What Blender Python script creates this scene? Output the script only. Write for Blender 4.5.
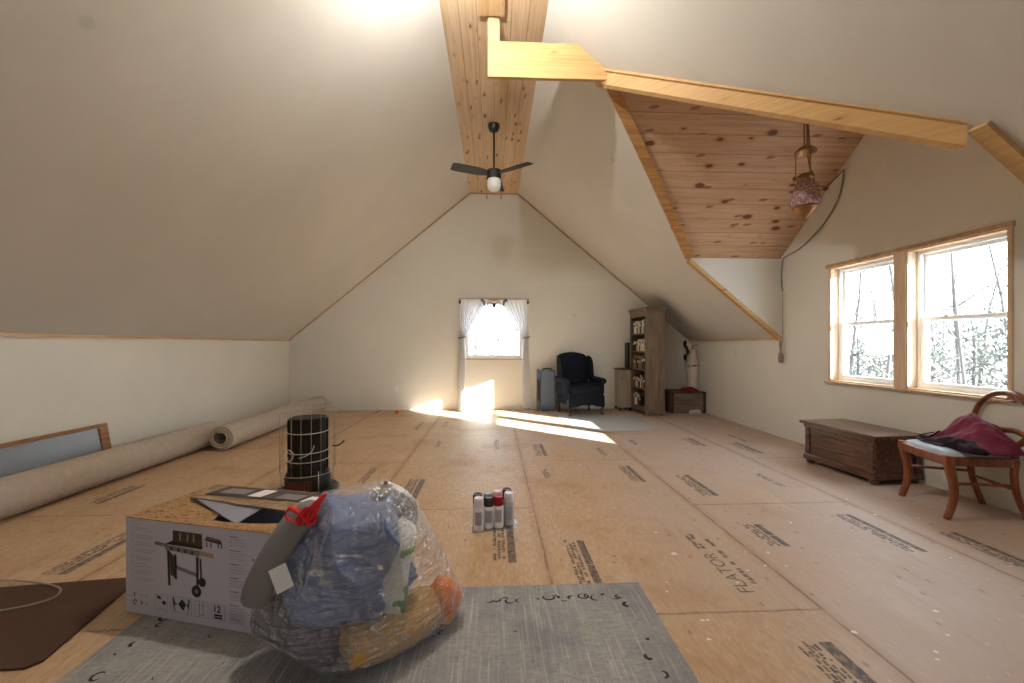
import bpy, bmesh, math, random
from mathutils import Vector as V, Matrix as M, noise, Euler
from mathutils.bvhtree import BVHTree

# ------------------------------------------------------------------ clear
for o in list(bpy.data.objects):
    bpy.data.objects.remove(o, do_unlink=True)
SC = bpy.context.scene
COL = SC.collection
R = math.radians
PI = math.pi
random.seed(7)

# ------------------------------------------------------------------ camera
cd = bpy.data.cameras.new('camera')
cam = bpy.data.objects.new('camera', cd)
COL.objects.link(cam)
cam.location = (0, 0, 1.22)
cam.rotation_euler = (R(90), 0, -math.atan(18 / 404))
cd.sensor_width = 36
cd.lens = 36 * 404 / 1024
cd.shift_y = 3.5 / 1024
cd.clip_start = .02
cd.clip_end = 400
SC.camera = cam

# ------------------------------------------------------------------ colour
SC.view_settings.view_transform = 'Standard'
SC.view_settings.look = 'None'
SC.view_settings.gamma = 1
SC.view_settings.use_curve_mapping = False
SC.view_settings.exposure = 0.42

# ------------------------------------------------------------------ world, sun, lamps
world = bpy.data.worlds.new('sky')
SC.world = world
world.use_nodes = True
bg = world.node_tree.nodes['Background']
bg.inputs[0].default_value = (.80, .90, 1.0, 1)
bg.inputs[1].default_value = 9.0


def lamp(name, typ, energy, color, loc, direction=None, size=.2, size_y=None):
    d = bpy.data.lights.new(name, typ)
    d.energy = energy
    d.color = color
    if typ == 'SUN':
        d.angle = R(.6)
    elif typ == 'AREA':
        d.size = size
        if size_y:
            d.shape = 'RECTANGLE'
            d.size_y = size_y
    else:
        d.shadow_soft_size = size
    o = bpy.data.objects.new(name, d)
    COL.objects.link(o)
    o.location = loc
    if direction:
        o.rotation_euler = V(direction).to_track_quat('-Z', 'Y').to_euler()
    return o


lamp('sun', 'SUN', 75, (1, .95, .88), (12, -8, 6), (-1.165, 1, -.432))
lamp('ridge_lamp', 'POINT', 90, (1, .985, .95), (-.196, 2.5, 3.79), size=.03)
lamp('rear_fill_light', 'AREA', 9, (.86, .92, 1), (0, -2.3, 1.9), (0, 1, -.05), size=3.4, size_y=2.0)  # unseen soft fill added behind the camera; the rear wall has no window


# ------------------------------------------------------------------ node helper
class NT:
    def __init__(s, name):
        s.m = bpy.data.materials.new(name)
        s.m.use_nodes = True
        s.t = s.m.node_tree
        s.t.nodes.clear()
        s.out = s.n('ShaderNodeOutputMaterial')
        s._co = None

    def n(s, typ, ins=None, **kw):
        nd = s.t.nodes.new(typ)
        for k, v in kw.items():
            setattr(nd, k, v)
        if ins:
            for k, v in ins.items():
                s.set(nd.inputs[k], v)
        return nd

    def set(s, sock, v):
        if hasattr(v, 'is_output') or hasattr(v, 'links'):
            s.t.links.new(v, sock)
        elif isinstance(v, (tuple, list)) and len(v) == 3 and sock.type == 'RGBA':
            sock.default_value = (*v, 1)
        else:
            sock.default_value = v

    def co(s):
        if s._co is None:
            s._co = s.n('ShaderNodeTexCoord').outputs['Object']
        return s._co

    def sep(s, v=None):
        return s.n('ShaderNodeSeparateXYZ', {0: v or s.co()}).outputs

    def comb(s, x=0, y=0, z=0):
        return s.n('ShaderNodeCombineXYZ', {0: x, 1: y, 2: z}).outputs[0]

    def math(s, op, a, b=0.0, c=0.0, clamp=False):
        nd = s.n('ShaderNodeMath', {0: a, 1: b, 2: c}, operation=op)
        nd.use_clamp = clamp
        return nd.outputs[0]

    def mapv(s, scale=(1, 1, 1), loc=(0, 0, 0), v=None):
        return s.n('ShaderNodeMapping', {'Vector': v or s.co(), 'Scale': scale, 'Location': loc}).outputs[0]

    def noise(s, v=None, scale=5, detail=4, rough=.6, dist=0):
        return s.n('ShaderNodeTexNoise', {'Vector': v or s.co(), 'Scale': scale, 'Detail': detail, 'Roughness': rough, 'Distortion': dist}).outputs[0]

    def ramp(s, f, stops):
        nd = s.n('ShaderNodeValToRGB', {0: f})
        cr = nd.color_ramp
        while len(cr.elements) < len(stops):
            cr.elements.new(.5)
        for e, (p, c) in zip(cr.elements, stops):
            e.position = p
            e.color = (*c, 1) if isinstance(c, tuple) else (c, c, c, 1)
        return nd.outputs[0]

    def mix(s, f, a, b, typ='MIX'):
        nd = s.n('ShaderNodeMix', data_type='RGBA', blend_type=typ)
        s.set(nd.inputs[0], f)
        s.set(nd.inputs[6], a)
        s.set(nd.inputs[7], b)
        return nd.outputs[2]

    def step(s, v, lo, hi):
        return s.n('ShaderNodeMapRange', {0: v, 1: lo, 2: hi, 3: 0.0, 4: 1.0}, interpolation_type='SMOOTHSTEP').outputs[0]

    def bump(s, h, strength=.3, dist=.01):
        return s.n('ShaderNodeBump', {'Height': h, 'Strength': strength, 'Distance': dist}).outputs[0]

    def bsdf(s, color, rough=.6, bump=None, metal=0, spec=.3, **kw):
        ins = {'Base Color': color, 'Roughness': rough, 'Metallic': metal, 'Specular IOR Level': spec}
        ins.update(kw)
        b = s.n('ShaderNodeBsdfPrincipled', ins)
        if bump is not None:
            s.set(b.inputs['Normal'], bump)
        return b.outputs[0]

    def done(s, sh):
        s.t.links.new(sh, s.out.inputs[0])
        return s.m


def srgb(r, g, b):
    f = lambda c: (c / 255) / 12.92 if c / 255 <= .04045 else ((c / 255 + .055) / 1.055) ** 2.4
    return (f(r), f(g), f(b))


def m_plain(name, c, rough=.5, var=.12, scale=8, bump=.0, metal=0, spec=.3):
    t = NT(name)
    nz = t.noise(scale=scale)
    k = 1 - var
    col = t.mix(nz, tuple(x * k for x in c), tuple(min(1, x * (1 + var)) for x in c))
    b = t.bump(t.noise(scale=scale * 6), bump, .004) if bump else None
    return t.done(t.bsdf(col, rough, b, metal, spec))


def m_drywall(name, c):
    t = NT(name)
    big = t.noise(scale=.7, detail=3)
    col = t.mix(t.step(big, .35, .7), tuple(x * .94 for x in c), c)
    x, y, z = t.sep()
    # faint taped joints along the boards
    sm = t.noise(t.mapv((.5, 2.2, 2.2)), 1.6, 3)
    col = t.mix(t.math('MULTIPLY', t.step(sm, .55, .75), .35), col, tuple(min(1, v * 1.05) for v in c))
    spot = t.n('ShaderNodeTexVoronoi', {'Vector': t.co(), 'Scale': .9}).outputs['Distance']
    sp = t.step(spot, .045, .02)
    col = t.mix(t.math('MULTIPLY', sp, .25), col, tuple(v * .5 for v in c))
    b = t.bump(t.noise(scale=90, detail=2), .08, .003)
    return t.done(t.bsdf(col, .85, b, spec=.1))


def m_fabric(name, c, var=.2, scale=6, rough=.95, fold=0.0):
    t = NT(name)
    nz = t.noise(scale=scale, detail=5)
    col = t.mix(nz, tuple(x * (1 - var) for x in c), tuple(min(1, x * (1 + var)) for x in c))
    fine = t.noise(scale=350, detail=1)
    h = fine
    if fold:
        h = t.math('ADD', fine, t.math('MULTIPLY', t.noise(scale=14, detail=3), fold))
    return t.done(t.bsdf(col, rough, t.bump(h, .35, .004), spec=.1))


def m_wood(name, c, dark, along=0, scale=1.0, rough=.45, spec=.4):
    t = NT(name)
    sc = [14 * scale] * 3
    sc[along] = 1.2 * scale
    g = t.noise(t.mapv(tuple(sc)), 2.2, 6, .65, .6)
    col = t.mix(t.step(g, .3, .7), dark, c)
    g2 = t.noise(t.mapv(tuple(v * 6 for v in sc)), 2, 2)
    col = t.mix(t.math('MULTIPLY', t.step(g2, .5, .75), .35), col, dark)
    return t.done(t.bsdf(col, rough, t.bump(g, .06, .003), spec=spec))


def m_pine(name, along, across, width, light, dark, knot=.8, off=0.0, rough=.55, seam=1.0):
    """Knotty pine boards: boards run on `along`, stack on `across` (0 x, 1 y, 2 z)."""
    t = NT(name)
    s = t.sep()
    a, c = s[along], s[across]
    q = t.math('ADD', t.math('DIVIDE', c, width), off)
    idx = t.math('FLOOR', q)
    fr = t.math('FRACT', q)
    rnd = t.n('ShaderNodeTexWhiteNoise', {'W': idx}, noise_dimensions='1D').outputs[0]
    shift = t.math('MULTIPLY', rnd, 37.0)
    a2 = t.math('ADD', a, shift)
    g = t.noise(t.comb(t.math('MULTIPLY', a2, .8), t.math('MULTIPLY', c, 22), shift), 2.0, 5, .6, .8)
    col = t.mix(t.step(g, .3, .75), light, dark)
    col = t.mix(t.math('MULTIPLY', rnd, .45), col, dark)
    # knots
    kv = t.comb(t.math('MULTIPLY', a2, 2.6), t.math('MULTIPLY', c, 6.5), shift)
    kd = t.n('ShaderNodeTexVoronoi', {'Vector': kv, 'Scale': 1.0}, voronoi_dimensions='2D')
    kr = t.sep(kd.outputs['Color'])[0]
    size = t.math('MULTIPLY', t.math('SUBTRACT', kr, 1 - knot), .22)
    wob = t.math('ADD', kd.outputs['Distance'], t.math('MULTIPLY', t.math('SUBTRACT', t.noise(scale=30), .5), .06))
    km = t.step(t.math('SUBTRACT', size, wob), -.02, .03)
    halo = t.step(t.math('SUBTRACT', size, wob), -.16, .02)
    col = t.mix(t.math('MULTIPLY', halo, .45), col, srgb(176, 120, 72))
    col = t.mix(t.math('MULTIPLY', km, .85), col, srgb(92, 52, 28))
    sv = t.n('ShaderNodeTexVoronoi', {'Vector': t.comb(t.math('ADD', t.math('MULTIPLY', a2, 3.2), t.math('MULTIPLY', c, 5.0)), t.math('MULTIPLY', c, 11.0), shift), 'Scale': 1.0}, voronoi_dimensions='2D')
    sr = t.sep(sv.outputs['Color'])[1]
    stk = t.math('MULTIPLY', t.step(t.math('ADD', sv.outputs['Distance'], t.math('MULTIPLY', t.math('SUBTRACT', t.noise(scale=25), .5), .16)), .19, .10), t.step(sr, 1.03 - knot * .5, 1.07 - knot * .5))
    col = t.mix(t.math('MULTIPLY', stk, .7), col, srgb(112, 66, 38))
    e = t.math('MINIMUM', fr, t.math('SUBTRACT', 1.0, fr))
    sm = t.step(e, .035, .005)
    col = t.mix(t.math('MULTIPLY', sm, .55 * seam), col, srgb(110, 72, 42))
    h = t.math('SUBTRACT', 1.0, sm)
    return t.done(t.bsdf(col, rough, t.bump(h, .35 * seam, .004), spec=.25))


def m_floor():
    t = NT('subfloor_panels')
    x, y, z = t.sep()
    tan = srgb(199, 171, 140)
    tan2 = srgb(178, 146, 111)
    grey = srgb(186, 168, 156)
    # fine flake grain
    g = t.noise(t.mapv((60, 16, 1)), 1.0, 5, .7)
    col = t.mix(t.step(g, .3, .72), tan2, tan)
    blot = t.noise(scale=1.6, detail=5, rough=.65)
    col = t.mix(t.math('MULTIPLY', t.step(blot, .46, .74), .6), col, srgb(164, 124, 86))
    # trodden, dusty lane towards the windows
    lane = t.math('ADD', t.math('MULTIPLY', x, .42), t.math('MULTIPLY', t.math('SUBTRACT', t.noise(scale=1.1, detail=4), .5), 1.5))
    col = t.mix(t.math('MULTIPLY', t.step(lane, .05, .95), .75), col, grey)
    scuff = t.noise(t.mapv((9, 1.2, 1)), 1.4, 5, .7)
    col = t.mix(t.math('MULTIPLY', t.step(scuff, .52, .8), .42), col, srgb(146, 122, 102))
    pale = t.noise(t.mapv((3, 1.0, 1), (7, 3, 0)), 1.3, 5, .7)
    col = t.mix(t.math('MULTIPLY', t.step(pale, .52, .8), .35), col, srgb(214, 200, 186))
    knots = t.n('ShaderNodeTexVoronoi', {'Vector': t.mapv((7, 4, 1)), 'Scale': 1.0}, voronoi_dimensions='2D')
    kr = t.sep(knots.outputs['Color'])[0]
    km = t.math('MULTIPLY', t.step(knots.outputs['Distance'], .09, .03), t.step(kr, .5, .7))
    col = t.mix(t.math('MULTIPLY', km, .45), col, srgb(120, 78, 48))
    wsp = t.n('ShaderNodeTexVoronoi', {'Vector': t.mapv((16, 7, 1)), 'Scale': 1.0}, voronoi_dimensions='2D')
    wr = t.sep(wsp.outputs['Color'])[1]
    wm = t.math('MULTIPLY', t.step(wsp.outputs['Distance'], .08, .03), t.math('MULTIPLY', t.step(wr, .78, .85), t.step(x, .4, 1.6)))
    col = t.mix(t.math('MULTIPLY', wm, .55), col, srgb(225, 218, 210))
    # seams between 4x8 panels
    wig = t.math('MULTIPLY', t.math('SUBTRACT', t.noise(scale=9, detail=3), .5), .02)
    u = t.math('DIVIDE', t.math('ADD', t.math('SUBTRACT', x, .295), wig), 1.22)
    ci = t.math('FLOOR', u)
    fu = t.math('FRACT', u)
    eu = t.math('MULTIPLY', t.math('MINIMUM', fu, t.math('SUBTRACT', 1, fu)), 1.22)
    par = t.math('FLOORED_MODULO', ci, 2.0)
    v = t.math('DIVIDE', t.math('ADD', t.math('SUBTRACT', t.math('SUBTRACT', y, 1.80), t.math('MULTIPLY', par, 1.22)), wig), 2.44)
    fv = t.math('FRACT', v)
    ev = t.math('MULTIPLY', t.math('MINIMUM', fv, t.math('SUBTRACT', 1, fv)), 2.44)
    brk = t.step(t.noise(scale=5, detail=3), .35, .55)
    su = t.math('MULTIPLY', t.step(eu, .011, .003), t.math('ADD', t.math('MULTIPLY', brk, .5), .4))
    sv = t.math('MULTIPLY', t.step(ev, .009, .003), t.math('ADD', t.math('MULTIPLY', brk, .5), .25))
    sm = t.math('MULTIPLY', t.math('MAXIMUM', su, sv), .75)
    col = t.mix(sm, col, srgb(92, 66, 48))
    halo = t.math('MULTIPLY', t.step(eu, .07, .01), .22)
    col = t.mix(halo, col, srgb(150, 108, 74))
    h = t.math('SUBTRACT', t.math('MULTIPLY', g, .15), sm)
    rough = t.math('ADD', .42, t.math('MULTIPLY', blot, .25))
    return t.done(t.bsdf(col, rough, t.bump(h, .25, .006), spec=.35))


def m_ink():
    t = NT('panel_stamp_ink')
    nz = t.noise(t.mapv((50, 30, 1)), 1.0, 4, .7)
    col = t.mix(t.step(nz, .40, .66), srgb(86, 82, 82), srgb(150, 128, 108))
    return t.done(t.bsdf(col, .6))


def m_rug():
    t = NT('distressed_rug')
    x, y, z = t.sep()
    a = t.noise(t.mapv((14, 40, 1)), 1.5, 5, .8)
    b = t.noise(t.mapv((55, 1.6, 1)), 1.5, 5, .75)
    col = t.mix(t.step(a, .3, .7), srgb(140, 140, 140), srgb(168, 166, 162))
    big = t.noise(scale=1.7, detail=5, rough=.65)
    col = t.mix(t.math('MULTIPLY', t.step(big, .42, .62), .7), col, srgb(122, 123, 130))
    col = t.mix(t.math('MULTIPLY', t.step(b, .48, .72), .75), col, srgb(192, 188, 182))
    sm = t.noise(t.mapv((16, 6, 1), (3, 1, 0)), 1.2, 5, .75)
    col = t.mix(t.math('MULTIPLY', t.step(sm, .58, .74), .5), col, srgb(92, 92, 96))
    sp = t.noise(t.mapv((44, 62, 1)), 1.0, 4, .7)
    patch = t.step(t.noise(scale=6, detail=2), .5, .65)
    col = t.mix(t.math('MULTIPLY', t.math('MULTIPLY', t.step(sp, .60, .68), patch), .8), col, srgb(52, 50, 52))
    h = t.math('ADD', a, b)
    return t.done(t.bsdf(col, .95, t.bump(h, .4, .004), spec=.05))


def m_glass(name, tint=(.95, .98, 1), gl=.06, rough=.0):
    t = NT(name)
    tr = t.n('ShaderNodeBsdfTransparent', {0: tint}).outputs[0]
    g = t.n('ShaderNodeBsdfGlossy', {0: (1, 1, 1), 'Roughness': rough}).outputs[0]
    mx = t.n('ShaderNodeMixShader', {0: gl, 1: tr, 2: g})
    return t.done(mx.outputs[0])


def m_bag():
    t = NT('clear_plastic_film')
    w = t.noise(t.mapv((11, 11, 3.2)), 1.5, 2.5, .5, 1.2)
    w2 = t.noise(t.mapv((4, 4, 15)), 1.6, 2.5, .5, 1.0)
    h = t.math('ADD', w, w2)
    bp = t.bump(h, 1.0, .05)
    tr = t.n('ShaderNodeBsdfTransparent', {0: (.97, .975, 1)}).outputs[0]
    gl = t.n('ShaderNodeBsdfGlossy', {0: (1, 1, 1), 'Roughness': .10, 'Normal': bp}).outputs[0]
    df = t.n('ShaderNodeBsdfDiffuse', {0: (.86, .88, .92), 'Normal': bp}).outputs[0]
    ridge = t.step(t.math('ABSOLUTE', t.math('SUBTRACT', w, .5)), .03, .0)  # white streaks mixed into the film, painted glints along its creases
    ridge2 = t.step(t.math('ABSOLUTE', t.math('SUBTRACT', w2, .5)), .03, .0)
    lw = t.n('ShaderNodeLayerWeight', {'Blend': .3}).outputs['Facing']
    f1 = t.math('ADD', .10, t.math('MULTIPLY', lw, .40))
    a = t.n('ShaderNodeMixShader', {0: f1, 1: tr, 2: gl}).outputs[0]
    brk = t.step(t.noise(scale=5, detail=2), .42, .66)
    f2 = t.math('ADD', t.math('ADD', .025, t.math('MULTIPLY', lw, .12)), t.math('MULTIPLY', t.math('MULTIPLY', t.math('ADD', ridge, ridge2), brk), .30))
    b = t.n('ShaderNodeMixShader', {0: f2, 1: a, 2: df}).outputs[0]
    return t.done(b)


def m_curtain():
    t = NT('sheer_curtain')
    d = t.n('ShaderNodeBsdfDiffuse', {0: (.92, .91, .90)}).outputs[0]
    tl = t.n('ShaderNodeBsdfTranslucent', {0: (.86, .87, .92)}).outputs[0]
    a = t.n('ShaderNodeMixShader', {0: .15, 1: d, 2: tl}).outputs[0]
    tr = t.n('ShaderNodeBsdfTransparent', {0: (1, 1, 1)}).outputs[0]
    b = t.n('ShaderNodeMixShader', {0: .0, 1: a, 2: tr}).outputs[0]
    return t.done(b)


def m_shade():
    t = NT('crackled_pink_glass')
    vo = t.n('ShaderNodeTexVoronoi', {'Vector': t.co(), 'Scale': 55.0}).outputs
    col = t.mix(t.step(vo['Distance'], .1, .6), srgb(206, 180, 176), srgb(150, 112, 112))
    return t.done(t.bsdf(col, .2, t.bump(vo['Distance'], .8, .006), spec=.6))


def m_carton_top():
    t = NT('printed_carton_food')
    a = t.noise(t.mapv((13, 30, 10)), 2.2, 6, .75, 1.6)
    col = t.ramp(a, [(.32, srgb(56, 36, 24)), (.45, srgb(122, 86, 54)), (.52, srgb(190, 156, 112)), (.60, srgb(134, 94, 60)), (.72, srgb(206, 184, 148))])
    return t.done(t.bsdf(col, .5))


def m_carton_flap():
    t = NT('printed_carton_flap')
    a = t.noise(t.mapv((6, 16, 10)), 1.6, 6, .75, .8)
    col = t.ramp(a, [(.3, srgb(74, 58, 46)), (.45, srgb(128, 104, 82)), (.58, srgb(164, 138, 110)), (.75, srgb(108, 88, 70))])
    return t.done(t.bsdf(col, .5))


# ------------------------------------------------------------------ palette
D = {}
D['wall'] = m_drywall('painted_drywall', srgb(225, 221, 209))
D['slope'] = m_drywall('painted_drywall_slope', srgb(216, 211, 201))
D['floor'] = m_floor()
D['ink'] = m_ink()
D['paintspot'] = m_plain('white_paint_drips', srgb(225, 220, 212), .5)
D['pine_ridge'] = m_pine('pine_ridge_boards', 1, 0, .152, srgb(224, 198, 164), srgb(200, 168, 130), .45, .0)
D['pine_dormer'] = m_pine('pine_dormer_boards', 0, 1, .148, srgb(214, 182, 150), srgb(188, 148, 114), .72)
D['pine_x'] = m_pine('pine_trim_along_x', 0, 2, .9, srgb(212, 176, 122), srgb(190, 150, 98), .30, .35, .5, 0)
D['pine_y'] = m_pine('pine_trim_along_y', 1, 0, .9, srgb(220, 188, 144), srgb(194, 156, 110), .25, .3, .5, 0)
D['pine_z'] = m_pine('pine_trim_along_z', 2, 0, .9, srgb(214, 182, 140), srgb(186, 148, 106), .2, .3, .5, 0)
D['dullpine'] = m_wood('dull_pine', srgb(200, 168, 132), srgb(168, 134, 102), 0, .6, .55, .2)
D['palepine'] = m_wood('pale_pine', srgb(222, 198, 168), srgb(198, 168, 134), 2, .5, .5, .2)
D['goldpine'] = m_wood('golden_pine', srgb(204, 156, 100), srgb(166, 118, 70), 0, .6, .5, .25)
D['vinyl'] = m_plain('white_vinyl', srgb(238, 240, 242), .35, .02)
D['pane'] = m_glass('window_glass')
D['black'] = m_plain('black_enamel', (.012, .012, .013), .4, .2)
D['darkmetal'] = m_plain('dark_bronze_metal', (.03, .028, .028), .45, .2, metal=.4)
D['opal'] = m_plain('opal_glass', (.86, .85, .82), .25, .03)
D['brass'] = m_plain('aged_brass', srgb(146, 106, 70), .38, .3, metal=.7)
D['shade'] = m_shade()
D['cord_brown'] = m_plain('brown_cord', srgb(120, 92, 68), .7)
D['cord_grey'] = m_plain('grey_cable', srgb(150, 140, 130), .6)
D['walnut'] = m_wood('dark_walnut', srgb(112, 76, 58), srgb(66, 43, 34), 1, 1.0, .24)
D['chairwood'] = m_wood('red_brown_mahogany', srgb(150, 84, 48), srgb(100, 52, 30), 2, 1.3, .32)
D['seatblue'] = m_fabric('pale_blue_damask', srgb(186, 198, 212), .16, 30)
D['maroon'] = m_fabric('maroon_cloth', srgb(110, 42, 62), .25, 9, .7)
D['darkmaroon'] = m_fabric('dark_lining', srgb(38, 18, 26), .25, 9, .8)
D['navy'] = m_fabric('navy_upholstery', srgb(33, 36, 46), .2, 10)
D['slateblue'] = m_plain('slate_blue_shell', srgb(96, 110, 128), .45, .1)
D['oak'] = m_wood('greyed_oak', srgb(138, 120, 102), srgb(106, 90, 74), 2, .8, .6, .2)
D['oakx'] = m_wood('greyed_oak_shelf', srgb(136, 118, 100), srgb(104, 88, 74), 1, .8, .6, .2)
D['greige'] = m_wood('greige_paint', srgb(176, 164, 144), srgb(150, 138, 120), 2, .8, .6, .2)
D['espresso'] = m_wood('espresso_wood', srgb(78, 58, 44), srgb(48, 34, 26), 0, 1, .5)
D['trunk'] = m_wood('weathered_board', srgb(138, 122, 108), srgb(104, 90, 80), 0, .9, .7, .15)
D['carpet'] = m_fabric('rolled_carpet_backing', srgb(178, 164, 148), .16, 18)
D['carpet_pile'] = m_fabric('carpet_pile', srgb(150, 136, 118), .25, 40)
D['brownmat'] = m_fabric('brown_hardboard', srgb(84, 64, 54), .2, 5, .8)
D['rug'] = m_rug()
D['rugink'] = m_fabric('rug_dark_pattern', srgb(62, 60, 60), .3, 60)
D['palerug'] = m_fabric('pale_grey_rug', srgb(176, 176, 176), .14, 12)
D['carton'] = m_plain('white_carton', srgb(196, 194, 209), .55, .04)
D['cartoninner'] = m_plain('grey_carton_inside', srgb(150, 152, 166), .8, .06)
D['cartonedge'] = m_plain('brown_carton_edge', srgb(176, 138, 98), .8, .1)
D['cartontop'] = m_carton_top()
D['cartonflap'] = m_carton_flap()
D['printblack'] = m_plain('print_black', srgb(42, 38, 40), .55, .1)
D['printbrown'] = m_plain('print_brown_black', srgb(72, 60, 56), .55, .2, 60)
D['printgrey'] = m_plain('print_pale_grey', srgb(168, 165, 178), .55, .1)
D['printmid'] = m_plain('print_mid_grey', srgb(128, 122, 124), .55, .1)
D['printwhite'] = m_plain('print_white', srgb(226, 224, 228), .55, .03)
D['printtan'] = m_plain('print_tan', srgb(170, 146, 124), .55, .1)
D['bag'] = m_bag()
D['bluefab'] = m_fabric('blue_quilt', srgb(112, 130, 168), .14, 5, .9, 2.5)
D['greyfab'] = m_fabric('grey_pillow_fabric', srgb(134, 130, 132), .1, 6)
D['mauvefab'] = m_fabric('grey_mauve_sheet', srgb(84, 82, 100), .15, 6, .9, 1.5)
D['tanfab'] = m_fabric('tan_blanket', srgb(186, 146, 88), .14, 7, .9, 1.2)
D['orange'] = m_fabric('orange_cloth', srgb(222, 126, 42), .12, 9)
D['whitefab'] = m_fabric('white_packaging', srgb(214, 216, 210), .1, 8)
D['greenprint'] = m_plain('green_print', srgb(110, 150, 92), .6)
D['red'] = m_plain('red_plastic', srgb(212, 40, 44), .35, .1)
D['tag'] = m_plain('white_tag', srgb(220, 224, 228), .6, .03)
D['heaterwire'] = m_plain('bright_wire', srgb(196, 190, 184), .3, .05, metal=.7)
D['burner'] = m_plain('sooty_burner', (.014, .012, .011), .5, .3)
D['heaterred'] = m_plain('red_brown_tank', srgb(74, 34, 30), .35, .2)
D['canwhite'] = m_plain('spray_can_white', srgb(226, 226, 232), .3, .03)
D['cangrey'] = m_plain('spray_can_grey', srgb(180, 180, 184), .35, .05)
D['capred'] = m_plain('cap_red', srgb(150, 28, 32), .35, .05)
D['capwine'] = m_plain('cap_wine', srgb(84, 18, 28), .35, .05)
D['capgrey'] = m_plain('cap_dark_grey', srgb(62, 58, 60), .4, .05)
D['cappink'] = m_plain('cap_white_pink', srgb(228, 206, 208), .4, .04)
D['film'] = m_glass('shrink_film', (.95, .96, .98), .12, .15)
D['curtain'] = m_curtain()
D['greycloth'] = m_fabric('grey_bow', srgb(120, 122, 128), .2, 20)
D['outlet'] = m_plain('outlet_white', srgb(222, 218, 208), .4, .03)
D['sashpine'] = m_wood('old_sash_wood', srgb(164, 118, 74), srgb(120, 80, 46), 1, 1.2, .55)
D['sashpane'] = m_plain('cloudy_blue_pane', srgb(132, 138, 146), .25, .1, 3, spec=.5)
D['whitecloth'] = m_fabric('white_garment', srgb(216, 208, 198), .08, 7)
D['redcloth'] = m_fabric('red_cloth', srgb(122, 38, 36), .2, 9)
D['bark'] = m_plain('grey_bark', (.06, .056, .054), .9, .3, 6)
D['leaf'] = m_plain('dull_green_leaves', (.088, .095, .078), .8, .3, 2)
D['litter'] = m_plain('leaf_litter_ground', (.10, .09, .085), .95, .3, .4)
D['plastictray'] = m_glass('tray_film', (.9, .92, .94), .18, .25)


# ------------------------------------------------------------------ mesh helpers
def NB():
    return bmesh.new()


def quad(bm, pts, mi=0):
    f = bm.faces.new([bm.verts.new(V(p)) for p in pts])
    f.material_index = mi
    return f


def box(bm, c, s, rot=None, mi=0, bev=0):
    """centre c, full size s, optional rotation (Euler/Matrix)"""
    T = M.Translation(V(c))
    if rot is not None:
        T = T @ (rot if isinstance(rot, M) else Euler(rot).to_matrix().to_4x4())
    r = bmesh.ops.create_cube(bm, size=1, matrix=T @ M.Diagonal((s[0], s[1], s[2], 1)))
    fs = set(f for v in r['verts'] for f in v.link_faces)
    for f in fs:
        f.material_index = mi
    if bev:
        es = list(set(e for v in r['verts'] for e in v.link_edges))
        bmesh.ops.bevel(bm, geom=es, offset=bev, segments=2, profile=.5, affect='EDGES')
    return r['verts']


def bx(bm, x0, x1, y0, y1, z0, z1, mi=0, bev=0):
    return box(bm, ((x0 + x1) / 2, (y0 + y1) / 2, (z0 + z1) / 2), (abs(x1 - x0), abs(y1 - y0), abs(z1 - z0)), None, mi, bev)


def prism(bm, poly, vec, mi=0):
    a = [bm.verts.new(V(p)) for p in poly]
    b = [bm.verts.new(V(p) + V(vec)) for p in poly]
    fs = [bm.faces.new(a), bm.faces.new(b[::-1])]
    n = len(a)
    for i in range(n):
        fs.append(bm.faces.new([a[i], b[i], b[(i + 1) % n], a[(i + 1) % n]]))
    for f in fs:
        f.material_index = mi
    bmesh.ops.recalc_face_normals(bm, faces=fs)
    return fs


def beam(bm, p0, p1, side, w, h, mi=0):
    """board from p0 to p1: width w along `side`, thickness h along the third axis (downwards-ish), p's on one edge"""
    p0, p1 = V(p0), V(p1)
    d = (p1 - p0).normalized()
    s = V(side)
    s = (s - d * s.dot(d)).normalized()
    u = d.cross(s)
    if u.z > 0:
        u = -u
    poly = [p0, p0 + s * w, p0 + s * w + u * h, p0 + u * h]
    return prism(bm, poly, p1 - p0, mi)


def tube(bm, pts, rad, n=10, mi=0, cap=True, flat=None, closed=False, up=None):
    pts = [V(p) for p in pts]
    N = len(pts)
    if not isinstance(rad, (list, tuple)):
        rad = [rad] * N
    prev = None
    rings = []
    for i, p in enumerate(pts):
        if closed:
            t = pts[(i + 1) % N] - pts[i - 1]
        else:
            t = pts[min(i + 1, N - 1)] - pts[max(i - 1, 0)]
        t.normalize()
        if prev is None:
            u = V(up) if up else (V((0, 0, 1)) if abs(t.z) < .9 else V((1, 0, 0)))
        else:
            u = prev
        u = (u - t * u.dot(t)).normalized()
        prev = u
        w = t.cross(u)
        r = rad[i]
        ru, rw = (r, r) if flat is None else (r * flat[0], r * flat[1])
        rings.append([bm.verts.new(p + u * (ru * math.cos(2 * PI * k / n)) + w * (rw * math.sin(2 * PI * k / n))) for k in range(n)])
    fs = []
    for i in range(N if closed else N - 1):
        a, b = rings[i], rings[(i + 1) % N]
        for k in range(n):
            fs.append(bm.faces.new([a[k], a[(k + 1) % n], b[(k + 1) % n], b[k]]))
    if cap and not closed:
        fs.append(bm.faces.new(rings[0][::-1]))
        fs.append(bm.faces.new(rings[-1]))
    for f in fs:
        f.material_index = mi
    bmesh.ops.recalc_face_normals(bm, faces=fs)
    return fs


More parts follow.
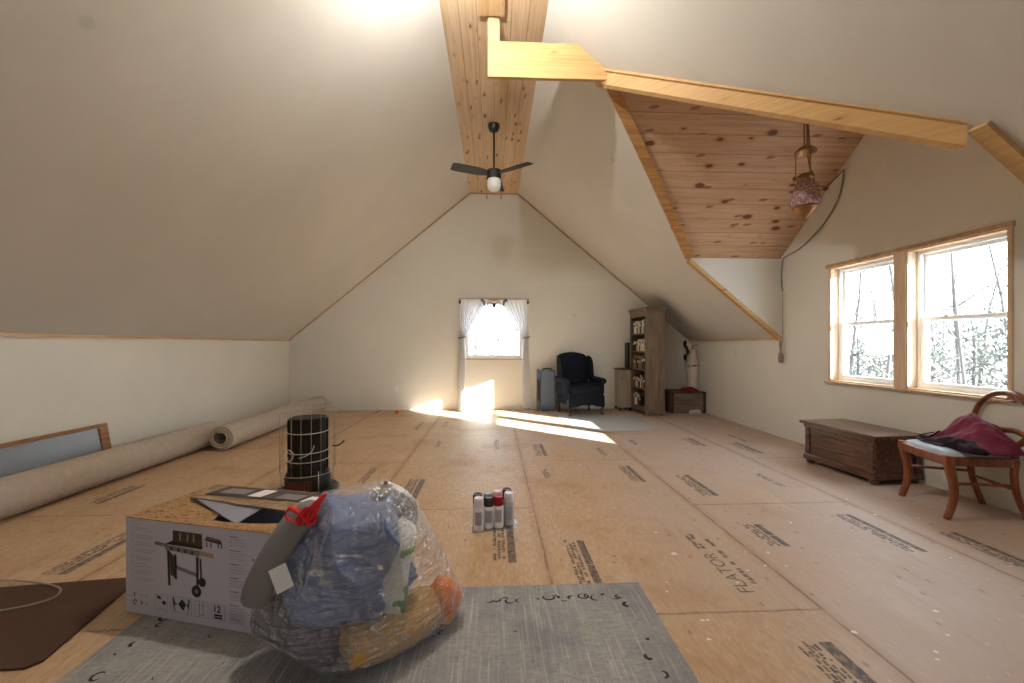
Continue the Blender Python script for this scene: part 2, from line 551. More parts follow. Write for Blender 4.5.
def lathe(bm, prof, n=24, c=(0, 0, 0), mi=0):
    """prof: list of (r,z)"""
    c = V(c)
    rings = []
    for r, z in prof:
        if r < 1e-5:
            rings.append([bm.verts.new(c + V((0, 0, z)))])
        else:
            rings.append([bm.verts.new(c + V((r * math.cos(2 * PI * k / n), r * math.sin(2 * PI * k / n), z))) for k in range(n)])
    fs = []
    for a, b in zip(rings, rings[1:]):
        for k in range(n):
            k2 = (k + 1) % n
            if len(a) == 1 and len(b) == 1:
                continue
            if len(a) == 1:
                fs.append(bm.faces.new([a[0], b[k], b[k2]]))
            elif len(b) == 1:
                fs.append(bm.faces.new([a[k], a[k2], b[0]]))
            else:
                fs.append(bm.faces.new([a[k], a[k2], b[k2], b[k]]))
    for f in fs:
        f.material_index = mi
    bmesh.ops.recalc_face_normals(bm, faces=fs)


def blob(bm, c, rad, rot=(0, 0, 0), amp=.03, sc=3.0, sub=5, seed=0, sq=2.0, fold=0.0, fdir=(1, 0, 0), ffreq=18, mi=0, zmin=None):
    r = bmesh.ops.create_icosphere(bm, subdivisions=sub, radius=1)
    Rm = Euler(rot).to_matrix()
    off = V((seed * 3.7, seed * 1.9, seed * 5.3))
    fd = V(fdir)
    for v in r['verts']:
        n = v.co.normalized()
        k = (abs(n.x) ** sq + abs(n.y) ** sq + abs(n.z) ** sq) ** (-1 / sq)
        p = V((n.x * rad[0], n.y * rad[1], n.z * rad[2])) * k
        d = noise.fractal(p * sc + off, 1.0, 2.0, 4) * amp
        if fold:
            w = noise.noise(p * 4 + off) * 1.6
            d += fold * (1 - 2 * abs(math.sin(p.dot(fd) * ffreq + w)) ** .6) * .5
        p = Rm @ (p + n * d) + V(c)
        if zmin is not None and p.z < zmin:
            p.z = zmin + (p.z - zmin) * .04
        v.co = p
    for f in set(f for v in r['verts'] for f in v.link_faces):
        f.material_index = mi


def obj(name, bm, mats, parent=None, smooth=False, bev=0, sub=0, loc=None, weld=False, auto=None):
    if weld:
        bmesh.ops.remove_doubles(bm, verts=bm.verts, dist=1e-4)
    me = bpy.data.meshes.new(name)
    bm.to_mesh(me)
    bm.free()
    if not isinstance(mats, (list, tuple)):
        mats = [mats]
    for m in mats:
        me.materials.append(m)
    if smooth:
        for p in me.polygons:
            p.use_smooth = True
        if smooth != 'all':
            me.set_sharp_from_angle(angle=R(40))
    o = bpy.data.objects.new(name, me)
    COL.objects.link(o)
    if parent:
        o.parent = parent
    if loc:
        o.location = loc
    if bev:
        md = o.modifiers.new('bevel', 'BEVEL')
        md.width = bev
        md.segments = 2
        md.limit_method = 'ANGLE'
    if sub:
        md = o.modifiers.new('sub', 'SUBSURF')
        md.levels = sub
        md.render_levels = sub
    return o


def thing(name, label, cat, loc=(0, 0, 0), rz=0, group=None):
    o = bpy.data.objects.new(name, None)
    o.empty_display_size = .1
    COL.objects.link(o)
    o.location = loc
    o.rotation_euler = (0, 0, rz)
    return tag(o, label, cat, group)


def tag(o, label, cat, group=None, kind=None):
    o['label'] = label
    o['category'] = cat
    if group:
        o['group'] = group
    if kind:
        o['kind'] = kind
    return o


def struct(name, bm, mats, parent=None, smooth=False, bev=0, label=None):
    o = obj(name, bm, mats, parent, smooth, bev)
    if parent is None:
        o['kind'] = 'structure'
        if label:
            o['label'] = label
    return o


def text_faces(bm, s, size, T, mi=0, spacing=1.0, bold=0):
    """flat letters in the local XY plane placed by matrix T"""
    cu = bpy.data.curves.new('t', 'FONT')
    cu.body = s
    cu.size = size
    cu.offset = bold
    cu.space_character = spacing
    o = bpy.data.objects.new('t', cu)
    COL.objects.link(o)
    bpy.context.view_layer.update()
    me = bpy.data.meshes.new_from_object(o.evaluated_get(bpy.context.evaluated_depsgraph_get()))
    vs = [bm.verts.new(T @ v.co) for v in me.vertices]
    for p in me.polygons:
        try:
            f = bm.faces.new([vs[i] for i in p.vertices])
            f.material_index = mi
        except ValueError:
            pass
    bpy.data.objects.remove(o, do_unlink=True)
    bpy.data.curves.remove(cu)
    bpy.data.meshes.remove(me)


def copy_tree(o, parent=None):
    c = o.copy()
    COL.objects.link(c)
    if parent:
        c.parent = parent
    for ch in list(o.children):
        copy_tree(ch, c)
    return c


# ================================================================== ROOM
XW = 3.79            # knee walls at +-XW
ZK = 1.315           # knee wall height
PIT = .8333
XS = .455            # half width of ridge strip
ZS = ZK + PIT * (XW - XS)
YB, YR = 7.66, -2.6  # back wall, rear wall
TH = .16
DN, DF, DM = 2.0, 5.185, 3.5925   # dormer cheeks and ridge
ZE = 2.36            # dormer eave
ZR = ZE + PIT * (DF - DM)         # dormer ridge
zx = lambda x: ZK + PIT * (XW - abs(x))
xz = lambda z: XW - (z - ZK) / PIT
XE, XRG = xz(ZE), xz(ZR)

# ---- floor with printed stamps and paint drips
bm = NB()
bx(bm, -4.0, 4.0, YR - .2, YB + .2, -.2, 0)
rng = random.Random(3)


def stamp(x, y0, y1, w=.10, bar=True, seed=0, rows=3, z=.0008):
    r = random.Random(seed)
    if w > .12:
        rows = 5
    if bar:
        xb = x + w * .28
        y = y0
        while y < y1:
            l = min(r.uniform(.10, .3), y1 - y)
            quad(bm, [(xb, y, z), (xb + w * .42, y, z), (xb + w * .42, y + l, z), (xb, y + l, z)], 1)
            y += l + r.choice([0, 0, .006])
    for k in range(rows):
        xr = x - w * .5 + k * (w * .7 / rows)
        h = w * .7 / rows * .72
        y = y0 + r.uniform(0, .05)
        while y < y1 - .02:
            l = r.uniform(.010, .034)
            if r.random() < .86:
                j = r.uniform(-.003, .003)
                quad(bm, [(xr + j, y, z), (xr + h + j, y + r.uniform(-.006, .006), z), (xr + h + j, y + l, z), (xr + j, y + l, z)], 1)
            y += l + r.uniform(.003, .008)


ST = [(-3.09, 3.24, 3.66, .10, 1), (-2.35, 2.25, 2.80, .11, 1), (-1.16, 3.60, 4.06, .10, 0), (-.70, 3.17, 3.70, .12, 1),
      (-.73, 6.05, 6.44, .09, 0), (-.67, 4.82, 5.18, .08, 0), (-1.11, 5.85, 6.45, .08, 0), (.05, 4.70, 5.2, .09, 0), (.52, 4.42, 4.96, .10, 1),
      (.51, 3.66, 3.95, .09, 0), (.05, 2.26, 3.10, .11, 1), (.485, 2.03, 2.50, .10, 1), (1.29, 3.54, 4.02, .10, 1), (1.745, 3.19, 3.72, .11, 1),
      (2.50, 4.77, 5.2, .10, 1), (2.97, 4.42, 4.92, .10, 1), (1.76, 4.85, 5.12, .09, 0), (2.50, 3.36, 3.72, .08, 0), (1.73, 2.37, 2.67, .10, 1),
      (2.49, 2.27, 2.80, .10, 1), (2.93, 2.05, 2.50, .10, 1), (1.29, 1.20, 1.60, .13, 1), (-2.1, 7.3, 7.6, .08, 0), (1.24, 4.38, 4.74, .08, 0),
      (3.2, 4.9, 5.4, .08, 0), (2.3, 5.6, 6.0, .08, 0)]
for i, (x, y0, y1, w, b) in enumerate(ST):
    stamp(x, y0, y1, w, bool(b), i)
text_faces(bm, 'FLATOR', .105, M.Translation((1.285, 1.93, .0009)) @ M.Rotation(R(90), 4, 'Z'), 1, 1.0)
stamp(1.262, 2.33, 2.56, .09, False, 77, 2)
stamp(1.345, 1.95, 2.5, .05, False, 78, 1)
for i in range(46):
    x, y = rng.uniform(.8, 3.2), rng.uniform(1.2, 2.9)
    if i > 34:
        y = rng.uniform(3, 6)
    r0 = rng.uniform(.004, .011) * (2.2 if i in (3, 9) else 1)
    k = rng.randint(6, 9)
    f = bm.faces.new([bm.verts.new((x + r0 * rng.uniform(.7, 1.5) * math.cos(2 * PI * j / k), y + r0 * rng.uniform(.6, 1.1) * math.sin(2 * PI * j / k), .0007)) for j in range(k)])
    f.material_index = 2
struct('floor', bm, [D['floor'], D['ink'], D['paintspot']])

# ---- walls
bm = NB()
bx(bm, -XW - TH, -XW, YR - .1, YB + .1, -.1, ZK + .12)
struct('wall_left', bm, D['wall'])

bm = NB()
bx(bm, XW, XW + TH, YR - .1, DN, -.1, ZK + .12)
bx(bm, XW, XW + TH, DF, YB + .1, -.1, ZK + .12)
struct('wall_right', bm, D['wall'])

# dormer gable wall with two window holes
WZ0, WZ1 = .81, 2.09
W1 = (3.65, 4.40)
W2 = (2.80, 3.553)
bm = NB()
xv = (TH, 0, 0)
P = lambda y, z: (XW, y, z)
bx(bm, XW, XW + TH, DN, DF, -.1, WZ0)
bx(bm, XW, XW + TH, DN, W2[0], WZ0, WZ1)
bx(bm, XW, XW + TH, W2[1], W1[0], WZ0, WZ1)
bx(bm, XW, XW + TH, W1[1], DF, WZ0, WZ1)
prism(bm, [P(DN, WZ1), P(DF, WZ1), P(DF, ZE + .06), P(DM, ZR + .08), P(DN, ZE + .06)], xv)
struct('wall_dormer', bm, D['wall'])

bm = NB()
prism(bm, [(XE - .12, DF - .003, ZE + .1), (XW + .1, DF - .003, ZE + .1), (XW + .1, DF - .003, ZK - .08)], (0, .1, 0))
prism(bm, [(XE - .12, DN + .003, ZE + .1), (XW + .1, DN + .003, ZE + .1), (XW + .1, DN + .003, ZK - .08)], (0, -.1, 0))
struct('wall_dormer_cheek', bm, D['wall'])

# back gable wall with window hole
BX = .56
BZ0, BZ1 = .95, 2.065
bm = NB()
yv = (0, TH, 0)
Q = lambda x, z: (x, YB, z)
e = .1
prism(bm, [Q(-XW - .1, -.1), Q(-BX, -.1), Q(-BX, zx(BX) + e), Q(-XW - .1, zx(XW) + .02)], yv)
prism(bm, [Q(XW + .1, -.1), Q(BX, -.1), Q(BX, zx(BX) + e), Q(XW + .1, zx(XW) + .02)], yv)
bx(bm, -BX, BX, YB, YB + TH, -.1, BZ0)
prism(bm, [Q(-BX, BZ1), Q(BX, BZ1), Q(BX, zx(BX) + e), Q(-BX, zx(BX) + e)], yv)
struct('wall_back', bm, D['wall'])
bm = NB()
bx(bm, -XW - .1, XW + .1, YR - .12, YR, -.1, 4.3)
struct('wall_rear', bm, D['wall'])

# ---- sloped ceilings
nl = V((-PIT, 0, 1)).normalized()      # outward of the left slope
bm = NB()
prism(bm, [(-XS, YR - .1, ZS), (-XW - .02, YR - .1, zx(XW + .02)), (-XW - .02, YB + .05, zx(XW + .02)), (-XS, YB + .05, ZS)], V((-PIT, 0, 1)).normalized() * .12)
struct('ceiling_left', bm, D['slope'])
bm = NB()
nr = V((PIT, 0, 1)).normalized() * .12
S = lambda x, y: (x, y, zx(x))
x1 = XW + .02
prism(bm, [S(XS, DM), S(XRG, DM), S(XE, DF), S(x1, DF), S(x1, YB + .05), S(XS, YB + .05)], nr)
prism(bm, [S(XS, DM), S(XRG, DM), S(XE, DN), S(x1, DN), S(x1, YR - .1), S(XS, YR - .1)], nr)
struct('ceiling_right', bm, D['slope'])
bm = NB()
bx(bm, -XS - .03, XS + .03, YR - .1, YB + .05, ZS, ZS + .1)
struct('ceiling_ridge', bm, D['pine_ridge'])
# dormer ceiling: both pine slopes
bm = NB()
xo = XW + .05
for y_e, sg in ((DF, 1), (DN, -1)):
    nn = V((0, sg * PIT, 1)).normalized() * .1
    dx = .0 if sg > 0 else .10
    prism(bm, [(XRG + dx, DM, ZR), (xo, DM, ZR), (xo, y_e + sg * .05, ZE - PIT * .05), (XE - .02 + dx, y_e + sg * .02, ZE - PIT * .02)], nn)
struct('ceiling_dormer', bm, D['pine_dormer'])

# ---- trims
bm = NB()
for sx in (-1, 1):
    a = V((sx * XS, YB - .02, ZS - .003))
    b = V((sx * XW, YB - .02, ZK))
    beam(bm, a, b, (0, 1, 0), .02, .02)
box(bm, (0, YB - .01, ZS - .011), (2 * XS, .02, .02))
struct('trim_1', bm, D['dullpine'], label='thin pine trim along the back wall rakes')
bm = NB()
bx(bm, -XW, -XW + .02, YR, YB, ZK - .028, ZK - .002)
struct('trim_2', bm, D['pine_y'])
bm = NB()
bx(bm, XW - .02, XW, YR, DN, ZK - .032, ZK - .002)
bx(bm, XW - .02, XW, DF, YB, ZK - .032, ZK - .002)
struct('trim_3', bm, D['pine_y'])
# valley boards round the dormer mouth
bm = NB()
p0, p1 = V((XRG + .0, DM, ZR + .0)), V((XE, DF, ZE))
beam(bm, p0 + V((-.03, .0, .03)), p1 + V((-.03, 0, .025)), (1, .0, 0), .10, .075)
struct('trim_4', bm, D['goldpine'], label='pine valley board on the far edge of the dormer')
bm = NB()
n0, n1 = V((XRG - .02, DM, ZR + .012)), V((XE, DN, ZE + .015))
prism(bm, [n0, n0 + V((0, .05, 0)), n0 + V((0, .05, -.125)), n0 + V((0, 0, -.125))], (n1 - n0) * .98)
prism(bm, [n0 + V((-.012, -.016, .012)), n0 + V((0, .03, .012)), n0 + V((0, .03, -.012)), n0 + V((-.012, -.016, -.012))], (n1 - n0) * .98)
struct('trim_5', bm, D['pine_x'], label='broad pine valley board on the near edge of the dormer')
bm = NB()
beam(bm, (XE - .01, DN - .05, ZE + .005), (XW, DN - .05, ZK - .006), (0, 1, 0), .085, .025)
struct('trim_6', bm, D['pine_x'])
bm = NB()
beam(bm, (XE + .02, DF - .05, ZE - .02), (XW - .005, DF - .05, ZK), (0, 1, 0), .08, .045)
struct('trim_7', bm, D['pine_x'])
# ridge board joining dormer ridge to main ridge, with its short post
bm = NB()
bx(bm, -.055, 1.15, 3.52, 3.56, ZR - .13, ZR + .18)
struct('trim_8', bm, D['pine_x'], bev=.003, label='pine ridge board reaching from the dormer to the ceiling strip')
bm = NB()
bx(bm, -.055, .05, 3.53, 3.575, ZR + .18, ZS)
bx(bm, -.13, .09, YR, 3.50, ZS - .03, ZS)
struct('trim_9', bm, D['pine_y'], bev=.002)


# ---- windows
def double_hung(name, T, w, h, depth, muntin=False):
    """opening centred on local x=0, z from 0 to h, inside face y=0, outdoors +y"""
    e = bpy.data.objects.new(name, None)
    COL.objects.link(e)
    e['kind'] = 'structure'
    e.matrix_world = T
    bm = NB()
    j = .018
    bx(bm, -w / 2, -w / 2 + j, -.004, depth, 0, h)
    bx(bm, w / 2 - j, w / 2, -.004, depth, 0, h)
    bx(bm, -w / 2, w / 2, -.004, depth, h - j, h)
    bx(bm, -w / 2, w / 2, -.004, depth, 0, j)
    obj('window_jamb', bm, D['palepine'], e)
    y0, y1 = depth - .075, depth
    bm = NB()
    t = .028
    for (a, b, c, d) in ((-w / 2 + j, -w / 2 + j + t, j, h - j), (w / 2 - j - t, w / 2 - j, j, h - j), (-w / 2 + j + t, w / 2 - j - t, h - j - t, h - j), (-w / 2 + j + t, w / 2 - j - t, j, j + t)):
        bx(bm, a, b, y0, y1, c, d)
    obj('window_frame', bm, D['vinyl'], e, bev=.003)
    xi = w / 2 - j - t
    zm = h / 2
    for nm, za, zb, ya in (('lower_sash', j + t, zm + .02, y0 + .005), ('upper_sash', zm - .02, h - j - t, y0 + .035)):
        bm = NB()
        s = .030
        bx(bm, -xi, -xi + s, ya, ya + .028, za, zb)
        bx(bm, xi - s, xi, ya, ya + .028, za, zb)
        bx(bm, -xi + s, xi - s, ya, ya + .028, za, za + s)
        bx(bm, -xi + s, xi - s, ya, ya + .028, zb - s, zb)
        so = obj(nm, bm, D['vinyl'], e, bev=.002)
        bm = NB()
        bx(bm, -xi + s - .004, xi - s + .004, ya + .012, ya + .016, za + s - .004, zb - s + .004)
        obj('pane', bm, D['pane'], so)
    return e


rt = M.Rotation(-PI / 2, 4, 'Z')
for i, (a, b) in enumerate((W1, W2)):
    double_hung('window_%d' % (i + 1), M.Translation((XW, (a + b) / 2, WZ0)) @ rt, b - a, WZ1 - WZ0, TH)
double_hung('window_3', M.Translation((0, YB, BZ0)), 2 * BX, BZ1 - BZ0, TH)
bm = NB()
bx(bm, XW - .022, XW + .01, W2[0] - .03, W1[1] + .035, WZ1 - .004, WZ1 + .034)
bx(bm, XW - .04, XW + .01, W2[0] - .03, W1[1] + .035, WZ0 - .012, WZ0 + .004)
struct('trim_10', bm, D['dullpine'], bev=.002, label='pine head and sill boards of the double window')
bm = NB()
bx(bm, XW - .012, XW + .005, W2[1] - .005, W1[0] + .005, WZ0 + .004, WZ1 - .004)
bx(bm, XW - .012, XW + .005, W2[0] - .018, W2[0] + .004, WZ0 + .004, WZ1 - .004)
bx(bm, XW - .012, XW + .005, W1[1] - .004, W1[1] + .014, WZ0 + .004, WZ1 - .004)
struct('trim_11', bm, D['palepine'], bev=.002)
bm = NB()
bx(bm, -.66, .655, YB - .035, YB + .005, BZ1 + .004, BZ1 + .03)
bx(bm, -BX - .02, BX + .02, YB - .03, YB + .005, BZ0 - .010, BZ0 + .003)
struct('trim_12', bm, D['dullpine'], bev=.002, label='pine head board and sill of the curtained window')

# ---- wall outlet
t = thing('wall_outlet', 'white electrical outlet low on the back wall left of the curtains', 'outlet', (-1.82, YB - .004, .40))
bm = NB()
box(bm, (0, 0, 0), (.075, .008, .118), None, 0, .003)
obj('cover_plate', bm, D['outlet'], t)
for z in (-.022, .022):
    bm = NB()
    box(bm, (0, -.005, z), (.034, .005, .03), None, 0, .002)
    obj('socket', bm, D['vinyl'], t)

# ================================================================== CURTAINS
def curtain(sg, label):
    bm = NB()
    nu, nv = 60, 70
    ztop, ztie, zbot = 2.08, 1.36, .02
    grid = []
    for j in range(nv + 1):
        f = j / nv
        z = ztop + (zbot - ztop) * f
        if z > ztie:
            k = (ztop - z) / (ztop - ztie)
            xo = .63 + .01 * k
            xi = .10 + (.55 - .10) * (k ** .95)
        else:
            k = (ztie - z) / (ztie - zbot)
            xo = .64 + .05 * k
            xi = .55 - .02 * math.sin(k * PI) + (.0 if sg < 0 else -.02) * k
        row = []
        for i in range(nu + 1):
            u = i / nu
            x = xi + (xo - xi) * u
            amp = .022 * min(1, .35 + 1.0 * k) if z > ztie else .026
            y = YB - .055 + amp * math.sin(u * PI * 2 * 6.5 + .8 * math.sin(3 * f)) - .012 * math.sin(f * 9)
            if sg > 0 and z < .25:
                y -= .05 * (1 - z / .25) * (.5 + .5 * math.sin(u * 9))
                x += .03 * (1 - z / .25)
            row.append(bm.verts.new((sg * x, y, z + .02 * math.sin(u * 12) * (1 if z < .1 else 0))))
        grid.append(row)
    for j in range(nv):
        for i in range(nu):
            bm.faces.new([grid[j][i], grid[j][i + 1], grid[j + 1][i + 1], grid[j + 1][i]])
    bmesh.ops.recalc_face_normals(bm, faces=bm.faces)
    t = thing('curtain', label, 'curtain', (0, 0, 0), 0, 'sheer curtains at the back window')
    obj('curtain_panel', bm, D['curtain'], t, 'all')
    bm = NB()
    tube(bm, [(sg * .60 + .062 * math.cos(a), YB - .06 + .045 * math.sin(a), 1.36 + .01 * math.cos(a)) for a in [k * PI / 8 for k in range(16)]], .012, 8, closed=True)
    obj('tie_back', bm, D['greycloth'], t, 'all')
    bm = NB()
    tube(bm, [(sg * .635, YB - .07, 2.06), (sg * .64, YB - .08, 2.02), (sg * .63, YB - .075, 1.985)], [.012, .022, .006], 8)
    obj('hook', bm, D['darkmetal'], t, 'all')


curtain(-1, 'white sheer curtain tied back on the side nearer the rolled carpets')
curtain(1, 'white sheer curtain tied back on the side nearer the navy armchair')
t = thing('bow_ornament', 'grey wire and cloth bow hanging between the tied curtains', 'ornament', (0, YB - .09, 1.97))
for sg in (-1, 1):
    bm = NB()
    tube(bm, [(0, 0, 0), (sg * .06, -.01, .05), (sg * .12, 0, .03), (sg * .11, 0, -.06), (sg * .04, -.01, -.05), (0, 0, 0)], [.008, .011, .011, .009, .008, .006], 8)
    obj('loop', bm, D['greycloth'], t, 'all')
bm = NB()
blob(bm, (0, -.01, -.01), (.03, .022, .05), amp=.004, sub=3)
obj('knot', bm, D['darkmetal'], t, 'all')
for sg, nm in ((-1, 'the rolled carpets'), (1, 'the navy armchair')):  # grey strips that paint in the pleat shadows of the curtains
    bm = NB()
    pts = [(sg * .24, YB - .10, 2.07), (sg * .19, YB - .11, 2.03), (sg * .17, YB - .105, 1.96), (sg * .15, YB - .10, 1.90)]
    tube(bm, pts, [.03, .024, .018, .006], 8, flat=(1, .5))
    tag(obj('pleat_shade_strip', bm, D['greycloth'], None, 'all'), 'small grey strip standing for pleat shadow at the curtain top, on the side of ' + nm, 'painted shade', 'pleat shadow strips at the curtain top')

# ================================================================== CEILING FAN
t = thing('ceiling_fan', 'dark three bladed ceiling fan with white light bowl on the pine ridge strip', 'ceiling fan', (0, 5.28, ZS))
bm = NB()
lathe(bm, [(0, 0), (.075, 0), (.075, -.03), (.06, -.075), (.02, -.09), (0, -.09)], 24)
obj('canopy', bm, D['darkmetal'], t, True)
bm = NB()
lathe(bm, [(.013, -.08), (.013, -.56), (.028, -.57), (.028, -.60)], 12)
obj('down_rod', bm, D['darkmetal'], t, True)
bm = NB()
lathe(bm, [(0, -.585), (.05, -.585), (.092, -.60), (.096, -.70), (.088, -.715), (0, -.715)], 28)
obj('motor_housing', bm, D['darkmetal'], t, True)
bm = NB()
lathe(bm, [(.082, -.712), (.09, -.74), (.09, -.80), (.075, -.845), (.04, -.868), (0, -.874)], 28)
obj('light_bowl', bm, D['opal'], t, 'all')
for x in (-.092, .092):
    bm = NB()
    tube(bm, [(x, -.02, -.70), (x, -.02, -.93)], .002, 5)
    lathe(bm, [(0, -.93), (.006, -.935), (.007, -.965), (0, -.975)], 8, (x, -.02, 0))
    obj('pull_chain', bm, D['darkmetal'], t, True)
for a in (202, 322, 82):
    ca, sa = math.cos(R(a)), math.sin(R(a))
    bm = NB()
    rows = []
    for k in range(9):
        r = .085 + (.57 - .085) * k / 8
        w = .045 + .03 * min(1, k / 2)
        if k == 8:
            w *= .85
        tilt = .22
        row = []
        for (q, dz) in ((-1, -.004), (1, -.004), (1, .004), (-1, .004)):
            lx, ly = r, q * w
            row.append(bm.verts.new((ca * lx - sa * ly, sa * lx + ca * ly, -.645 + dz + q * w * tilt)))
        rows.append(row)
    for r0, r1 in zip(rows, rows[1:]):
        for k in range(4):
            bm.faces.new([r0[k], r0[(k + 1) % 4], r1[(k + 1) % 4], r1[k]])
    bm.faces.new(rows[0][::-1])
    bm.faces.new(rows[-1])
    bmesh.ops.recalc_face_normals(bm, faces=bm.faces)
    obj('blade', bm, D['darkmetal'], t, False, .002)

# ================================================================== PENDANT LAMP
t = thing('pendant_lamp', 'antique brass hanging lamp with crackled pink glass shade under the dormer ridge', 'lamp', (2.86, 3.59, ZR))
zz = -(ZR)
L = lambda z: z - ZR
bm = NB()
tube(bm, [(-.012, 0, 0), (-.01, 0, L(3.06))], .006, 6)
tube(bm, [(.012, 0, 0), (.02, 0, L(3.35)), (.04, 0, L(3.06))], .006, 6)
obj('suspension_chain', bm, D['cord_brown'], t, True)
bm = NB()
lathe(bm, [(.0, L(3.06)), (.03, L(3.055)), (.085, L(3.005)), (.09, L(2.99)), (.08, L(2.99)), (.02, L(3.035)), (0, L(3.035))], 24)
o_ = obj('smoke_bell', bm, D['brass'], t, True)
o_.rotation_euler = (0, 0, 0)
for k in range(3):
    a = R(20 + 120 * k)
    bm = NB()
    tube(bm, [(.075 * math.cos(a), .075 * math.sin(a), L(3.0)), (.072 * math.cos(a), .072 * math.sin(a), L(2.76))], .005, 6)
    obj('chain', bm, D['brass'], t, True)
bm = NB()
lathe(bm, [(0, L(2.79)), (.05, L(2.79)), (.07, L(2.77)), (.075, L(2.745)), (.06, L(2.73)), (0, L(2.73))], 24)
for k in range(3):
    a = R(20 + 120 * k)
    box(bm, (.082 * math.cos(a), .082 * math.sin(a), L(2.765)), (.03, .03, .035), (0, 0, a), 0, .006)
obj('gallery', bm, D['brass'], t, True)
bm = NB()
lathe(bm, [(.06, L(2.735)), (.075, L(2.70)), (.105, L(2.62)), (.122, L(2.55)), (.118, L(2.51)), (.095, L(2.485)), (.06, L(2.48))], 32)
obj('lamp_shade', bm, D['shade'], t, 'all')
bm = NB()
lathe(bm, [(.10, L(2.49)), (.105, L(2.475)), (.085, L(2.45)), (.06, L(2.42)), (.03, L(2.40)), (.012, L(2.385)), (0, L(2.38))], 28)
obj('font', bm, D['brass'], t, True)

# cable from the lamp along the gable rake
t = thing('power_cable', 'brown lamp cable swagged from the dormer ridge and hung down beside the dormer window', 'cable', (0, 0, 0))
def smooth_path(pts, n=8):
    pts = [V(p) for p in pts]
    out = []
    for i in range(len(pts) - 1):
        p0 = pts[max(i - 1, 0)]; p1 = pts[i]; p2 = pts[i + 1]; p3 = pts[min(i + 2, len(pts) - 1)]
        for k in range(n):
            s = k / n
            out.append(.5 * ((2 * p1) + (p2 - p0) * s + (2 * p0 - 5 * p1 + 4 * p2 - p3) * s * s + (3 * p1 - p0 - 3 * p2 + p3) * s ** 3))
    out.append(pts[-1])
    return out
xw = XW - .012
bm = NB()
tube(bm, smooth_path([(2.87, 3.60, 3.66), (2.90, 3.62, 3.25), (2.96, 3.68, 2.98), (3.12, 3.8, 2.81), (3.35, 3.95, 2.83), (3.6, 4.1, 2.98), (xw, 4.205, 3.12)]), .007, 6)
obj('swagged_cable', bm, D['cord_brown'], t, 'all')
bm = NB()
tube(bm, smooth_path([(xw, 4.205, 3.12), (xw, 4.225, 2.96), (xw, 4.31, 2.77), (xw, 4.52, 2.575), (xw, 4.82, 2.42), (xw, 5.05, 2.37), (xw - .005, 5.12, 2.33), (xw - .01, 5.14, 2.1), (xw - .01, 5.12, 1.92)]), .008, 6)
obj('wall_cable', bm, D['cord_grey'], t, 'all')
bm = NB()
tube(bm, [(xw, 5.13, 1.90), (xw, 5.13, 1.70), (xw, 5.13, 1.28)], .003, 6)
obj('thin_lead', bm, D['cord_grey'], t, 'all')
bm = NB()
lathe(bm, [(0, 1.29), (.014, 1.28), (.018, 1.22), (.012, 1.17), (.012, 1.13), (.026, 1.11), (.03, 1.04), (.022, .99), (0, .985)], 12, (xw - .03, 5.13, 0))
obj('plug', bm, D['cord_grey'], t, True)

# ================================================================== STORAGE CHEST
t = thing('storage_chest', 'long dark walnut blanket chest on bun feet under the double window', 'chest', (3.50, 3.735, 0), R(4))
hx, hy = .245, .375
bm = NB()
bx(bm, -hx + .02, hx - .02, -hy + .02, hy - .02, .07, .385)
obj('body', bm, D['walnut'], t, False, .004)
bm = NB()
bx(bm, -hx, hx, -hy, hy, .04, .10)
obj('plinth', bm, D['walnut'], t, False, .012)
bm = NB()
bx(bm, -hx - .02, hx + .01, -hy - .025, hy + .025, .405, .435)
obj('lid', bm, D['walnut'], t, False, .006)
bm = NB()
bx(bm, -hx + .005, hx - .01, -hy + .005, hy - .005, .37, .405)
obj('lid_moulding', bm, D['walnut'], t, False, .004)
for (y0, y1, z0, z1) in ((-hy + .02, -hy + .07, .10, .37), (hy - .07, hy - .02, .10, .37), (-hy + .07, hy - .07, .31, .325)):
    bm = NB()
    bx(bm, -hx + .008, -hx + .022, y0, y1, z0, z1)
    obj('front_moulding', bm, D['walnut'], t, False, .004)
for (x0, x1_) in ((-hx + .02, -hx + .07), (hx - .07, hx - .02)):
    bm = NB()
    bx(bm, x0, x1_, -hy + .008, -hy + .022, .10, .37)
    obj('end_moulding', bm, D['walnut'], t, False, .004)
for sx in (-1, 1):
    for sy in (-1, 1):
        bm = NB()
        lathe(bm, [(0, 0), (.025, 0), (.038, .015), (.038, .03), (.028, .045), (0, .045)], 16, (sx * (hx - .05), sy * (hy - .05), 0))
        obj('foot', bm, D['walnut'], t, 'all')

# ================================================================== BALLOON BACK CHAIR
# local: front is -Y, width along X
t = thing('dining_chair', 'red-brown balloon-back chair with pale blue seat, a maroon jacket lying on it', 'chair', (3.438, 2.846, 0), 0)
fx = V((3.64, 2.785)) - V((3.235, 2.905))
t.rotation_euler = (0, 0, math.atan2(fx.y, fx.x) - PI / 2)
FW, BW, FY, BY = .225, .175, -.205, .20
def sabre(sx, y, sgn, top):
    # curved leg: top under the seat rail, foot flicks out by sgn in y
    return smooth_path([(sx, y - sgn * .005, top), (sx, y + sgn * -.004, top - .07), (sx, y - sgn * .028, top - .2), (sx, y - sgn * .024, top - .32), (sx * 1.01, y + sgn * .012, .0)], 5)
for sx in (-FW, FW):
    bm = NB()
    p = sabre(sx, FY, -1, .445)
    tube(bm, p, [.033 - .012 * (i / (len(p) - 1)) + (.006 if i < 5 else 0) for i in range(len(p))], 10, up=(1, 0, 0))
    obj('leg', bm, D['chairwood'], t, 'all')
for sx in (-BW, BW):
    bm = NB()
    p = smooth_path([(sx, BY, .42), (sx, BY - .005, .30), (sx, BY + .015, .17), (sx * 1.02, BY + .075, .0)], 6)
    tube(bm, p, [.024 - .006 * (i / (len(p) - 1)) for i in range(len(p))], 10, up=(1, 0, 0))
    obj('leg', bm, D['chairwood'], t, 'all')
